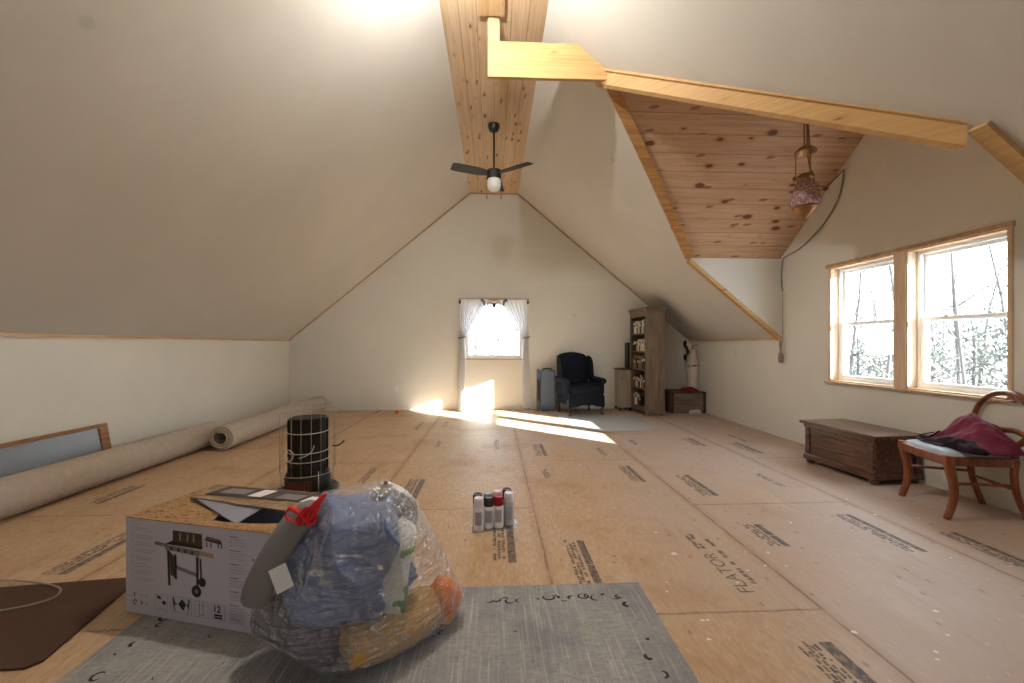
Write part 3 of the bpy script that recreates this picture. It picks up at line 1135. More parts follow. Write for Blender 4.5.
def seat_outline(inset, z):
    pts = []
    for k in range(9):
        a = k / 8
        x = -FW - .012 + inset + (2 * FW + .024 - 2 * inset) * a
        pts.append((x, FY - .02 + inset - .022 * math.sin(a * PI), z))
    pts.append((BW + .015 - inset, BY + .02 - inset, z))
    pts.append((-BW - .015 + inset, BY + .02 - inset, z))
    return pts
bm = NB()
prism(bm, seat_outline(0, .375), (0, 0, .065))
obj('seat_frame', bm, D['chairwood'], t, True, .01)
bm = NB()
o1 = seat_outline(.022, .437)
o2 = seat_outline(.03, .458)
o3 = seat_outline(.075, .478)
rings = [[bm.verts.new(p) for p in o] for o in (o1, o2, o3)]
for a, b in zip(rings, rings[1:]):
    for k in range(len(a)):
        bm.faces.new([a[k], a[(k + 1) % len(a)], b[(k + 1) % len(a)], b[k]])
bm.faces.new(rings[-1])
bmesh.ops.recalc_face_normals(bm, faces=bm.faces)
obj('seat_pad', bm, D['seatblue'], t, 'all')
bm = NB()
for sx in (-1, 1):
    tube(bm, [(sx * FW * .97, FY + .03, .25), (sx * BW, BY, .25)], .011, 8)
tube(bm, [(-BW, BY + .005, .22), (BW, BY + .005, .22)], .011, 8)
obj('stretcher', bm, D['chairwood'], t, True)
bm = NB()
loop = []
for k in range(41):
    a = -PI * .5 + .42 + (2 * PI - .84) * k / 40
    x = .228 * math.cos(a)
    z = .675 + .20 * math.sin(a)
    y = BY + .02 + .16 * (z - .44)
    loop.append((x, y, z))
loop = [(-BW * 0 - .165 * -1, BY, .42)] + [(.17, BY + .01, .47)] + loop[1:-1] + [(-.17, BY + .01, .47), (-.165, BY, .42)]
rr = [.022] * len(loop)
for i, p in enumerate(loop):
    if p[2] > .80:
        rr[i] = .022 + .16 * (p[2] - .80)
tube(bm, loop, rr, 10, flat=(1.0, .62), up=(0, 1, 0))
obj('back_hoop', bm, D['chairwood'], t, 'all')
bm = NB()
tube(bm, smooth_path([(-.185, BY + .05, .60), (-.09, BY + .055, .615), (0, BY + .055, .605), (.09, BY + .055, .615), (.185, BY + .05, .60)], 4), .017, 8, flat=(1.2, .7))
obj('back_rail', bm, D['chairwood'], t, 'all')
chair_m = M.Translation(t.location) @ M.Rotation(t.rotation_euler[2], 4, 'Z')

# jacket lying on the chair
tj = thing('maroon_jacket', 'folded maroon jacket with black straps thrown over the pale blue chair seat', 'jacket', t.location, t.rotation_euler[2])
def cloth_heap(bm, x0, x1_, y0, y1, base, height, seed, nx=60, ny=50, edge=.10):
    g = []
    off = V((seed * 2.3, seed * 7.1, seed))
    for side in (1, 0):
        rows = []
        for j in range(ny + 1):
            row = []
            for i in range(nx + 1):
                u, v = i / nx * 2 - 1, j / ny * 2 - 1
                # irregular outline
                a = math.atan2(v, u)
                sh = 1 + .12 * noise.noise(V((math.cos(a) * 1.5, math.sin(a) * 1.5, seed)))
                k = max(abs(u), abs(v)) / max(1e-6, math.hypot(u, v)) if (u or v) else 1
                x = (x0 + x1_) / 2 + (x1_ - x0) / 2 * u * (.62 + .38 * k) * sh
                y = (y0 + y1) / 2 + (y1 - y0) / 2 * v * (.62 + .38 * k) * sh
                r = max(abs(u), abs(v))
                dome = max(0, 1 - r ** 3)
                h = height(u, v) * dome
                q = V((x * 9, y * 9, 0)) + off
                fol = .030 * (1 - 2 * abs(noise.noise(q))) + .014 * noise.noise(q * 2.3)
                z = base(x, y) + (h + fol * dome + .012 if side else 0.002)
                row.append(bm.verts.new((x, y, z)))
            rows.append(row)
        g.append(rows)
    for s, rows in enumerate(g):
        for j in range(ny):
            for i in range(nx):
                q = [rows[j][i], rows[j][i + 1], rows[j + 1][i + 1], rows[j + 1][i]]
                bm.faces.new(q if s == 0 else q[::-1])
    for j in range(ny):
        for i in (0, nx):
            bm.faces.new([g[0][j][i], g[0][j + 1][i], g[1][j + 1][i], g[1][j][i]])
    for i in range(nx):
        for j in (0, ny):
            bm.faces.new([g[0][j][i], g[0][j][i + 1], g[1][j][i + 1], g[1][j][i]])
    bmesh.ops.recalc_face_normals(bm, faces=bm.faces)
bm = NB()
cloth_heap(bm, -.22, .30, -.07, .20, lambda x, y: .48, lambda u, v: .10 + .05 * v + .13 * math.exp(-((u + .5) ** 2 + (v - .35) ** 2) * 3) + .015 * math.sin(5 * u), 4)
obj('jacket_body', bm, D['maroon'], tj, 'all')
bm = NB()
cloth_heap(bm, -.14, .32, -.15, -.02, lambda x, y: .482, lambda u, v: .03 + .02 * u, 9, 40, 24)
obj('lining', bm, D['darkmaroon'], tj, 'all')
bm = NB()
tube(bm, smooth_path([(-.20, -.02, .53), (-.24, -.08, .50), (-.20, -.13, .49), (-.05, -.17, .487), (.1, -.15, .49)]), .009, 8, flat=(.5, 1.4))
tube(bm, smooth_path([(-.22, .10, .54), (-.27, .02, .50), (-.25, -.04, .487), (-.16, -.07, .50), (-.1, -.05, .56)]), .009, 8, flat=(.5, 1.4))
obj('strap', bm, D['darkmaroon'], tj, 'all')

# ================================================================== WINGBACK ARMCHAIR
t = thing('wingback_armchair', 'navy wingback armchair with short dark legs against the back wall', 'armchair', (1.525, 7.19, 0), R(11))
def soft_box(bm, c, s, rot=(0, 0, 0), bev=.04, mi=0):
    T = M.Translation(V(c)) @ Euler(rot).to_matrix().to_4x4()
    b2 = bmesh.new()
    bmesh.ops.create_cube(b2, size=1, matrix=M.Diagonal((s[0], s[1], s[2], 1)))
    bmesh.ops.bevel(b2, geom=list(b2.edges), offset=min(bev, min(s) * .48), segments=4, profile=.5, affect='EDGES')
    vm = {}
    for v in b2.verts:
        vm[v] = bm.verts.new(T @ v.co)
    for f in b2.faces:
        nf = bm.faces.new([vm[v] for v in f.verts])
        nf.material_index = mi
    b2.free()
bm = NB()
soft_box(bm, (0, -.04, .30), (.66, .58, .24), bev=.03)
obj('seat_base', bm, D['navy'], t, True)
bm = NB()
ap = [(-.33, .19)] + [(-.33 + .66 * k / 12, .165 - .035 * math.cos(k / 12 * PI * 2) * (1 if 2 < k < 10 else .4)) for k in range(13)] + [(.33, .19), (.33, .34), (-.33, .34)]
ap = [(x, z) for x, z in ap]
seen = []
for q in ap:
    if q not in seen:
        seen.append(q)
prism(bm, [(x, -.345, z) for x, z in seen], (0, .03, 0))
obj('apron', bm, D['navy'], t)
bm = NB()
soft_box(bm, (0, -.06, .455), (.54, .58, .13), bev=.05)
obj('seat_cushion', bm, D['navy'], t, True)
bm = NB()
bk = [(-.29, .40), (-.30, .75), (-.295, .99), (-.25, 1.045), (-.14, 1.075), (0, 1.09), (.14, 1.075), (.25, 1.045), (.295, .99), (.30, .75), (.29, .40)]
rt_ = [(x, .22 + (z - .4) * .12, z) for x, z in bk]
prism(bm, rt_, (0, .11, .0))
obj('backrest', bm, D['navy'], t, False, .03)
for sx in (-1, 1):
    bm = NB()
    wg = [(.28, .58), (.02, .60), (.06, .72), (.10, .92), (.17, 1.0), (.30, 1.03)]
    prism(bm, [(sx * .27, y, z) for y, z in wg], (sx * .055, 0, 0))
    obj('wing', bm, D['navy'], t, False, .022)
    bm = NB()
    soft_box(bm, (sx * .315, -.03, .46), (.09, .52, .20), bev=.03)
    tube(bm, smooth_path([(sx * .335, .24, .605), (sx * .335, 0, .60), (sx * .34, -.22, .59), (sx * .345, -.29, .585)], 4), [.052] * 12 + [.05], 14)
    obj('arm', bm, D['navy'], t, True)
for sx, sy in ((-1, -1), (1, -1), (-1, 1), (1, 1)):
    bm = NB()
    y = -.30 if sy < 0 else .22
    tube(bm, smooth_path([(sx * .30, y, .27), (sx * .315, y + sy * .015, .18), (sx * .29, y, .07), (sx * .305, y + sy * .015, 0)], 5), [.042, .041, .039, .036, .033, .03, .027, .024, .021, .019, .018, .018, .019, .022, .026, .03], 10)
    obj('leg', bm, D['espresso'], t, 'all')

# slate case beside it
t = thing('upright_case', 'slate blue upright case standing between the curtain and navy armchair', 'case', (.965, 7.47, 0), R(-3))
bm = NB()
soft_box(bm, (.03, 0, .375), (.27, .16, .75), bev=.02)
obj('shell', bm, D['slateblue'], t, True)
bm = NB()
soft_box(bm, (-.145, .01, .385), (.06, .14, .77), bev=.012)
obj('side_frame', bm, D['slateblue'], t, True)
bm = NB()
bx(bm, -.165, -.120, -.075, -.055, .2, .58)
obj('slot', bm, D['black'], t)
bm = NB()
tube(bm, smooth_path([(-.05, 0, .745), (-.05, 0, .775), (0.03, 0, .785), (.1, 0, .775), (.1, 0, .745)], 4), .01, 8)
obj('handle', bm, D['darkmetal'], t, 'all')

# pale rug in front of the armchair
bm = NB()
prism(bm, [(1.05, 7.05, .001), (1.12, 5.95, .001), (1.5, 5.62, .001), (2.40, 5.72, .001), (2.45, 6.75, .001), (1.85, 7.0, .001)], (0, 0, .006))
tag(obj('thin_rug', bm, D['palerug']), 'thin pale grey rug lying on the floor before the navy armchair', 'rug')

# ================================================================== BOOKCASE
BXx, BYy = 2.565, 6.80
dp, wd, ht = .33, .70, 1.875
BTH = R(3.4)
def bcp(x, y):
    px_, py_ = BXx, BYy + wd
    dx, dy = x - px_, y - py_
    return (px_ + dx * math.cos(BTH) - dy * math.sin(BTH), py_ + dx * math.sin(BTH) + dy * math.cos(BTH))
t = thing('bookcase', 'tall narrow greyed oak bookcase filled with books under the sloped ceiling', 'bookcase', (*bcp(BXx, BYy), 0), BTH)
bm = NB()
bx(bm, 0, dp, 0, .03, .03, ht - .04)
obj('side_panel', bm, D['oak'], t, False, .004)
bm = NB()
bx(bm, 0, dp, wd - .03, wd, .03, ht - .04)
obj('side_panel', bm, D['oak'], t, False, .004)
bm = NB()
bx(bm, dp - .012, dp, .03, wd - .03, .05, ht - .04)
obj('back_panel', bm, D['oak'], t)
bm = NB()
bx(bm, -.03, dp + .02, -.03, wd + .02, ht - .04, ht)
bx(bm, -.015, dp + .01, -.015, wd + .01, ht - .075, ht - .04)
obj('cornice', bm, D['oakx'], t, False, .006)
bm = NB()
bx(bm, -.008, dp + .004, -.008, .0, .05, .13)
bx(bm, -.008, 0, 0, wd, .05, .13)
for a in (0, wd - .05):
    bx(bm, -.008, .05, a, a + .05, 0, .05)
    bx(bm, dp - .05, dp, a, a + .05, 0, .05)
obj('plinth', bm, D['oakx'], t, False, .003)
bm = NB()
for a in (0, wd - .055):
    bx(bm, -.006, .012, a, a + .055, .13, ht - .075)
bx(bm, -.006, .012, .055, wd - .055, ht - .16, ht - .075)
obj('face_frame', bm, D['oak'], t, False, .002)
SH = [.13, .46, .79, 1.11, 1.43]
for z in SH:
    bm = NB()
    bx(bm, .004, dp - .014, .03, wd - .03, z - .022, z)
    obj('shelf', bm, D['oakx'], t, False, .002)
bcols = {'cream': srgb(214, 202, 178), 'brown': srgb(92, 66, 48), 'white': srgb(224, 222, 216), 'black': srgb(34, 32, 34), 'tan': srgb(178, 150, 112), 'grey': srgb(128, 124, 120), 'dark red': srgb(104, 40, 38)}
BM_ = {k: m_plain('book_cover_' + k.replace(' ', '_'), c, .6, .12, 30) for k, c in bcols.items()}
D['pages'] = m_plain('book_pages', srgb(226, 216, 194), .9, .05, 60)
ordn = ['first', 'second', 'third', 'fourth', 'fifth', 'sixth', 'seventh', 'eighth', 'ninth', 'tenth']
shn = ['bottom', 'second lowest', 'middle', 'second highest', 'top']
rb = random.Random(11)
for si, z in enumerate(SH):
    y = BYy + wd - .065
    k = 0
    seq = {0: ['brown', 'white', 'white', 'grey', 'brown', 'black']}.get(si) or [rb.choice(list(bcols)) for _ in range(10)]
    while k < len(seq):
        th = rb.uniform(.034, .07)
        if y - th < BYy + .06:
            break
        h = rb.uniform(.17, .24)
        d = rb.uniform(.15, .19)
        c = seq[k]
        t2 = thing('book', f'{c} spined book, {ordn[k]} from the back wall on the {shn[si]} bookcase shelf', 'book', (*bcp(BXx + .03, y - th), z + .001), BTH, f'books on the {shn[si]} shelf of the bookcase')
        bm = NB()
        bx(bm, 0, .006, 0, th - .002, 0, h)
        bx(bm, .006, d, 0, .004, 0, h)
        bx(bm, .006, d, th - .006, th - .002, 0, h)
        obj('cover', bm, BM_[c], t2)
        bm = NB()
        bx(bm, .006, d - .006, .004, th - .006, .004, h - .004)
        obj('page_block', bm, D['pages'], t2)
        if rb.random() < .7:
            bm = NB()
            bx(bm, -.0008, 0, .004, th - .006, h * .62, h * .84)
            obj('spine_label', bm, D['pages' if c in ('brown', 'black', 'grey', 'dark red') else 'espresso'], t2)
        y -= th + .001
        k += 1

# small cabinet in the corner beyond the bookcase
t = thing('small_cabinet', 'low greige cabinet with dark top between the armchair and tall bookcase', 'cabinet', (2.31, 7.40, 0))
bm = NB()
bx(bm, 0, .235, 0, .24, .06, .76)
obj('body', bm, D['greige'], t, False, .004)
bm = NB()
bx(bm, -.015, .24, -.015, .25, .76, .785)
obj('cabinet_top', bm, D['espresso'], t, False, .004)
bm = NB()
bx(bm, .02, .215, -.014, 0, .12, .73)
do = obj('door', bm, D['greige'], t, False, .004)
bm = NB()
bx(bm, .05, .185, -.018, -.014, .17, .68)
obj('door_panel', bm, D['greige'], do, False, .003)
bm = NB()
lathe(bm, [(0, 0), (.012, 0), (.012, .02), (0, .024)], 12)
bmesh.ops.transform(bm, matrix=M.Translation((.045, -.014, .6)) @ M.Rotation(R(90), 4, 'X'), verts=bm.verts)
obj('knob', bm, D['espresso'], do, True)
bm = NB()
for (a, b) in ((0, 0), (.195, 0), (0, .2), (.195, .2)):
    bx(bm, a, a + .04, b, b + .04, 0, .06)
obj('feet', bm, D['espresso'], t)
t = thing('dark_screen', 'flat dark screen standing on the low greige cabinet beside the bookcase', 'screen', (2.50, 7.44, .786))
bm = NB()
bx(bm, 0, .035, 0, .20, .0, .48)
obj('casing', bm, D['black'], t, False, .006)
bm = NB()
bx(bm, -.002, 0.0, .012, .188, .02, .465)
obj('display', bm, D['darkmetal'], t)

# ================================================================== CORNER: trunk, cloth, shoes, garments
t = thing('wooden_crate', 'low weathered wooden crate in the back corner under the slope', 'crate', (3.15, 7.06, 0))
cw, cdp, ch = .63, .48, .36
bm = NB()
bx(bm, 0, cw, 0, .02, .0, ch)
obj('front_panel', bm, D['trunk'], t, False, .004)
bm = NB()
bx(bm, 0, cw, cdp - .02, cdp, 0, ch)
obj('back_panel', bm, D['trunk'], t, False, .004)
for x in (0, cw - .02):
    bm = NB()
    bx(bm, x, x + .02, .02, cdp - .02, 0, ch)
    obj('end_panel', bm, D['trunk'], t, False, .004)
bm = NB()
bx(bm, .02, cw - .02, .02, cdp - .02, .0, .02)
obj('bottom_panel', bm, D['trunk'], t)
bm = NB()
bx(bm, -.012, cw + .012, -.012, cdp + .01, ch, ch + .02)
obj('lid', bm, D['espresso'], t, False, .004)
bm = NB()
for x in (.0, cw - .045):
    bx(bm, x, x + .045, -.01, 0, 0, ch)
obj('corner_batten', bm, D['espresso'], t, False, .003)
bm = NB()
cloth_heap(bm, 3.36, 3.68, 7.05, 7.28, lambda x, y: .384, lambda u, v: .04, 5, 30, 24)
b2 = obj('red_cloth', bm, D['redcloth'], None, 'all')
tag(b2, 'crumpled red cloth lying on the weathered crate', 'cloth')
bm = NB()
blob(bm, (3.52, 6.93, .045), (.125, .05, .045), (0, 0, .3), .006, 6, 4, 2, 2.3, zmin=.004)
o = obj('white_shoe', bm, D['whitecloth'], None, 'all')
tag(o, 'white shoe lying on the floor in front of the weathered crate', 'shoe')
bm = NB()
bx(bm, -.12, .11, -.05, .05, 0, .012)
obj('sole', bm, D['cangrey'], o)
o.children[0].location = (3.52, 6.93, .002)
o.children[0].rotation_euler = (0, 0, .3)

t = thing('white_garment', 'long white garment hanging in the corner above the weathered crate', 'garment', (3.68, 7.32, 0))
bm = NB()
g = []
for j in range(41):
    f = j / 40
    z = 1.14 - .74 * f
    w = .05 + .07 * min(1, f * 2) + .02 * math.sin(f * 6)
    ring = []
    for i in range(28):
        a = 2 * PI * i / 28
        rr_ = 1 + .22 * math.sin(5 * a + 2 * f)
        ring.append(bm.verts.new((w * .75 * rr_ * math.cos(a), w * .6 * rr_ * math.sin(a), z)))
    g.append(ring)
for a, b in zip(g, g[1:]):
    for i in range(28):
        bm.faces.new([a[i], a[(i + 1) % 28], b[(i + 1) % 28], b[i]])
bm.faces.new(g[0][::-1])
bm.faces.new(g[-1])
bmesh.ops.recalc_face_normals(bm, faces=bm.faces)
obj('drape', bm, D['whitecloth'], t, 'all')
bm = NB()
tube(bm, smooth_path([(-.02, 0, 1.14), (0, 0, 1.2), (.06, 0, 1.22), (.10, 0, 1.24)], 4), .006, 8)
obj('hanger_hook', bm, D['darkmetal'], t, 'all')
bm = NB()
tube(bm, [(.092 * math.cos(a), .075 * math.sin(a), .84 + .01 * math.cos(a)) for a in [k * PI / 8 for k in range(16)]], .012, 8, closed=True)
obj('belt', bm, D['cord_brown'], t, 'all')
t = thing('black_scarf', 'black and white knotted scarf hanging from the slope in the back corner', 'scarf', (3.54, 7.28, 0))
bm = NB()
tube(bm, smooth_path([(-.02, 0, 1.30), (-.035, 0, 1.22), (.0, 0, 1.16), (.02, 0, 1.08), (-.03, -.01, 1.02), (-.02, 0, .93)], 5), [.02, .024, .03, .034, .03, .026, .024, .03, .034, .03, .025, .022, .026, .032, .036, .03, .024, .022, .026, .03, .034, .036, .03, .022, .016, .01], 8, flat=(1, .7))
obj('black_cloth', bm, D['black'], t, 'all')
bm = NB()
tube(bm, smooth_path([(.0, .02, 1.32), (.04, .0, 1.24), (.07, -.0, 1.18), (.06, 0, 1.10)], 4), [.014, .018, .022, .03, .034, .036, .036, .034, .03, .026, .022, .018, .012], 8, flat=(1, .7))
obj('white_cloth', bm, D['whitecloth'], t, 'all')

# ================================================================== CARPET ROLLS
def spiral_roll(bm, p0, p1, r_out, r_in, turns, squash=(1, 1), bow=0, n=36, seg=14, thick=.75):
    p0, p1 = V(p0), V(p1)
    d = (p1 - p0).normalized()
    s = d.cross(V((0, 0, 1))).normalized()
    u = s.cross(d)
    N = int(n * turns)
    pitch = (r_out - r_in) / turns
    def prof(k, dr):
        a = -PI / 2 + 2 * PI * k / n
        r = r_out - pitch * (k / n) - dr
        return s * (math.cos(a) * r * squash[0]) + u * (math.sin(a) * r * squash[1])
    rings = []
    for j in range(seg + 1):
        f = j / seg
        c = p0.lerp(p1, f) + s * (bow * math.sin(f * PI))
        wob = 1 + .02 * noise.noise(V((f * 5, p0.y, 0)))
        outer = [c + prof(k, 0) * wob for k in range(N + 1)]
        inner = [c + prof(k, pitch * thick) * wob for k in range(N + 1)]
        rings.append([bm.verts.new(q) for q in outer + inner[::-1]])
    m = len(rings[0])
    for a, b in zip(rings, rings[1:]):
        for k in range(m):
            f = bm.faces.new([a[k], a[(k + 1) % m], b[(k + 1) % m], b[k]])
            f.material_index = 0 if k < N else 1
    for ring in (rings[0], rings[-1]):
        for k in range(N):
            f = bm.faces.new([ring[k], ring[k + 1], ring[m - 2 - k], ring[m - 1 - k]])
            f.material_index = 0
    bmesh.ops.recalc_face_normals(bm, faces=bm.faces)


bm = NB()
spiral_roll(bm, (-3.455, 1.2, .152), (-3.44, 5.05, .152), .15, .075, 2.6)
tag(obj('carpet_roll', bm, [D['carpet'], D['carpet_pile']], None, True), 'rolled beige carpet along the left wall in front of the wood framed pane', 'rolled carpet', 'rolled beige carpets')
bm = NB()
spiral_roll(bm, (-3.135, 4.78, .152), (-3.19, 7.52, .152), .15, .075, 2.6)
tag(obj('carpet_roll', bm, [D['carpet'], D['carpet_pile']], None, True), 'rolled beige carpet showing its hollow end and reaching to the back wall', 'rolled carpet', 'rolled beige carpets')

# ================================================================== LEANING SASH
t = thing('framed_pane', 'wood framed pane of cloudy blue glass leaning on the left wall behind rolled carpet', 'framed pane', (-3.665, 2.9, .001))
t.rotation_euler = (0, R(-10), 0)
y0, y1, hh = -1.0, 1.17, .475
for nm, (a, b, c, d) in {'top_rail': (y0, y1, hh - .035, hh), 'bottom_rail': (y0, y1, 0, .05), 'stile': (y1 - .085, y1, .05, hh - .035)}.items():
    bm = NB()
    bx(bm, -.018, .018, a, b, c, d)
    obj(nm, bm, D['sashpine'], t, False, .003)
bm = NB()
bx(bm, -.018, .018, y0, y0 + .085, .05, hh - .035)
obj('stile', bm, D['sashpine'], t, False, .003)
bm = NB()
bx(bm, -.004, .004, y0 + .08, y1 - .08, .045, hh - .03)
obj('pane', bm, D['sashpane'], t)

# ================================================================== KEROSENE HEATER
t = thing('kerosene_heater', 'round black heater in a bright wire guard standing behind the grill carton', 'heater', (-1.56, 3.47, 0))
bm = NB()
lathe(bm, [(0, .0), (.235, .0), (.245, .012), (.235, .025), (.21, .03), (0, .03)], 32)
obj('drip_tray', bm, D['darkmetal'], t, True)
bm = NB()
lathe(bm, [(0, .03), (.17, .03), (.178, .05), (.178, .13), (.165, .16), (.12, .17), (0, .17)], 32)
obj('fuel_tank', bm, D['black'], t, True)
bm = NB()
for k in range(9):
    a0 = R(-130 + 8 * k)
    a1 = R(-130 + 8 * (k + 1))
    p = lambda a, z: (.181 * math.cos(a), .181 * math.sin(a), z)
    q_ = [p(a0, .055), p(a1, .055), p(a1, .125), p(a0, .125)]
    prism(bm, q_, V((math.cos((a0 + a1) / 2), math.sin((a0 + a1) / 2), 0)) * .008)
obj('control_panel', bm, D['heaterred'], t, True)
bm = NB()
lathe(bm, [(.0, .17), (.145, .17), (.145, .215), (.135, .23), (0, .23)], 32)
obj('wick_collar', bm, D['burner'], t, True)
bm = NB()
lathe(bm, [(0, .23), (.13, .23), (.13, .58), (.14, .60), (.14, .615), (0, .62)], 32)
obj('burner_drum', bm, D['burner'], t, True)
bm = NB()
for k in range(30):
    a = 2 * PI * k / 30
    tube(bm, [(.15 * math.cos(a), .15 * math.sin(a), .18), (.15 * math.cos(a), .15 * math.sin(a), .60)], .0045, 5)
obj('burner_grille', bm, D['burner'], t, True)
bm = NB()
for z, r in ((.34, .156), (.50, .156), (.27, .16)):
    tube(bm, [(r * math.cos(a), r * math.sin(a), z) for a in [2 * PI * k / 32 for k in range(32)]], .004, 6, closed=True)
obj('burner_ring', bm, D['heaterwire'], t, 'all')
bm = NB()
for k in range(18):
    a = 2 * PI * k / 18
    c_, s_ = math.cos(a), math.sin(a)
    tube(bm, [(.212 * c_, .212 * s_, .17), (.212 * c_, .212 * s_, .67), (.195 * c_, .195 * s_, .715), (.13 * c_, .13 * s_, .74)], .0017, 5)
for z, r in ((.17, .212), (.67, .212), (.74, .13), (.715, .195)):
    tube(bm, [(r * math.cos(a), r * math.sin(a), z) for a in [2 * PI * k / 36 for k in range(36)]], .0024, 6, closed=True)
for a in (0, PI / 2, PI, 3 * PI / 2):
    a += PI / 4
    tube(bm, [(.208 * math.cos(a), .208 * math.sin(a), .03), (.208 * math.cos(a), .208 * math.sin(a), .2)], .004, 6)
obj('wire_guard', bm, D['heaterwire'], t, 'all')
bm = NB()
hp = [(-.10, -.225, .33), (-.055, -.228, .31), (-.02, -.23, .325), (-.015, -.23, .37), (-.05, -.228, .395), (-.085, -.225, .385), (-.09, -.225, .35), (-.05, -.23, .33)]
tube(bm, smooth_path(hp, 5), .0045, 6)
tube(bm, smooth_path([(.03, -.228, .33), (.08, -.22, .345), (.12, -.2, .38), (.13, -.19, .42)], 5), .004, 6)
obj('lift_handle', bm, D['heaterwire'], t, 'all')
bm = NB()
tube(bm, smooth_path([(.18, .05, .36), (.24, .03, .37), (.29, .02, .41)], 4), .006, 6)
obj('wick_lever', bm, D['darkmetal'], t, 'all')

# ================================================================== GREY RUG, HARDBOARD, WIRE
bm = NB()
prism(bm, [(-1.57, .6, .001), (.735, .6, .001), (.735, 2.03, .001), (-1.57, 2.03, .001)], (0, 0, .009))
zt = .0106
rr2 = random.Random(5)
def curl(cx, cy, r, a0, a1, w, sx=1.0):
    n = 9
    pts = []
    for k in range(n + 1):
        a = a0 + (a1 - a0) * k / n
        pts.append((cx + sx * r * math.cos(a), cy + r * math.sin(a), a, k / n))
    for p, q in zip(pts, pts[1:]):
        wp = w * (.25 + math.sin(p[3] * PI) ** .7)
        wq = w * (.25 + math.sin(q[3] * PI) ** .7)
        quad(bm, [(p[0], p[1], zt), (p[0] + wp * math.cos(p[2]) * sx, p[1] + wp * math.sin(p[2]), zt), (q[0] + wq * math.cos(q[2]) * sx, q[1] + wq * math.sin(q[2]), zt), (q[0], q[1], zt)], 1)
x = -1.45
while x < .62:     # worn script-like scrolls along the border
    curl(x, 1.92 + rr2.uniform(-.012, .012), rr2.uniform(.008, .02), rr2.uniform(0, 6), rr2.uniform(0, 6) + 2, rr2.uniform(.005, .009), 1.3)
    x += rr2.uniform(.02, .05) if rr2.random() < .8 else .1
y = 1.86
while y > .7:
    curl(.62 + rr2.uniform(-.02, .02), y, rr2.uniform(.010, .022), rr2.uniform(0, 6), rr2.uniform(0, 6) + 2.2, rr2.uniform(.008, .014))
    y -= rr2.uniform(.03, .12)
y = 1.86
while y > .7:
    curl(-1.45 + rr2.uniform(-.02, .02), y, rr2.uniform(.008, .018), rr2.uniform(0, 6), rr2.uniform(0, 6) + 2, rr2.uniform(.006, .012))
    y -= rr2.uniform(.04, .12)
for i in range(14):
    curl(rr2.uniform(-1.3, .5), rr2.uniform(1.2, 1.8), rr2.uniform(.006, .018), rr2.uniform(0, 6), rr2.uniform(0, 6) + 2, rr2.uniform(.003, .007))
tag(obj('distressed_rug', bm, [D['rug'], D['rugink']]), 'large worn grey rug with faded border lying under the carton and clear bag', 'rug')

bm = NB()
prism(bm, [(-3.2, 2.05, .001), (-1.83, 2.20, .001), (-1.815, 2.07, .001), (-1.73, 1.63, .001), (-1.76, 1.595, .001), (-3.2, 1.56, .001)], (0, 0, .01))
tag(obj('hardboard_sheet', bm, D['brownmat'], None, False, .002), 'dark brown hardboard sheet lying on the floor left of the grill carton', 'board')
bm = NB()
tube(bm, smooth_path([(-3.1, 2.16, .016), (-2.75, 2.19, .016), (-2.53, 2.185, .016), (-2.296, 2.149, .016), (-2.142, 2.093, .016), (-2.098, 2.02, .016), (-2.15, 1.965, .016), (-2.255, 1.93, .016), (-2.5, 1.90, .016), (-3.0, 1.93, .016)], 8), .0045, 6)
tag(obj('pale_wire', bm, D['cord_grey'], None, 'all'), 'loop of pale wire lying across the brown hardboard sheet', 'wire')
bm = NB()
lathe(bm, [(0, 0), (.03, 0), (.034, .02), (.03, .05), (.015, .06), (0, .06)], 14, (-1.72, 7.25, .001))
tag(obj('orange_plug', bm, D['orange'], None, True), 'tiny orange plug standing on the floor near the back wall', 'plug')

# ================================================================== GRILL CARTON
bang = math.atan2(1.702 - 1.911, -.881 + 1.67)
t = thing('grill_carton', 'opened white carton with a gas grill printed on its front, on the grey rug', 'carton', (-1.67, 1.911, .0115), bang)
BWd, BDp, BHt = .816, .385, .425
bm = NB()
w_ = .006
bx(bm, 0, BWd, 0, w_, 0, BHt)
obj('front_panel', bm, D['carton'], t)
bm = NB()
bx(bm, 0, BWd, BDp - w_, BDp, 0, BHt)
obj('back_panel', bm, D['carton'], t)
for x in (0, BWd - w_):
    bm = NB()
    bx(bm, x, x + w_, w_, BDp - w_, 0, BHt)
    obj('end_panel', bm, D['carton'], t)
bm = NB()
bx(bm, w_, BWd - w_, w_, BDp - w_, 0, w_)
obj('bottom_panel', bm, D['cartoninner'], t)
# top flaps
def flap(name, pts, mats, thick=.005, lift=None, nx=14, ny=6, curve=0.0):
    a, b, c, d = [V(p) for p in pts]
    bm = NB()
    top, bot = [], []
    for j in range(ny + 1):
        r0, r1 = [], []
        for i in range(nx + 1):
            u, v = i / nx, j / ny
            p = a.lerp(b, u).lerp(d.lerp(c, u), v)
            p.z += curve * math.sin(u * PI) * v
            r0.append(bm.verts.new(p + V((0, 0, thick))))
            r1.append(bm.verts.new(p))
        top.append(r0); bot.append(r1)
    for j in range(ny):
        for i in range(nx):
            bm.faces.new([top[j][i], top[j][i + 1], top[j + 1][i + 1], top[j + 1][i]]).material_index = 0
            bm.faces.new([bot[j][i], bot[j + 1][i], bot[j + 1][i + 1], bot[j][i + 1]]).material_index = 1
    for j in range(ny):
        for i in (0, nx):
            bm.faces.new([top[j][i], top[j + 1][i], bot[j + 1][i], bot[j][i]]).material_index = 2
    for i in range(nx):
        for j in (0, ny):
            bm.faces.new([top[j][i], top[j][i + 1], bot[j][i + 1], bot[j][i]]).material_index = 2
    bmesh.ops.recalc_face_normals(bm, faces=bm.faces)
    return obj(name, bm, mats, t)
cm2 = [D['cartonflap'], D['cartoninner'], D['cartonedge']]
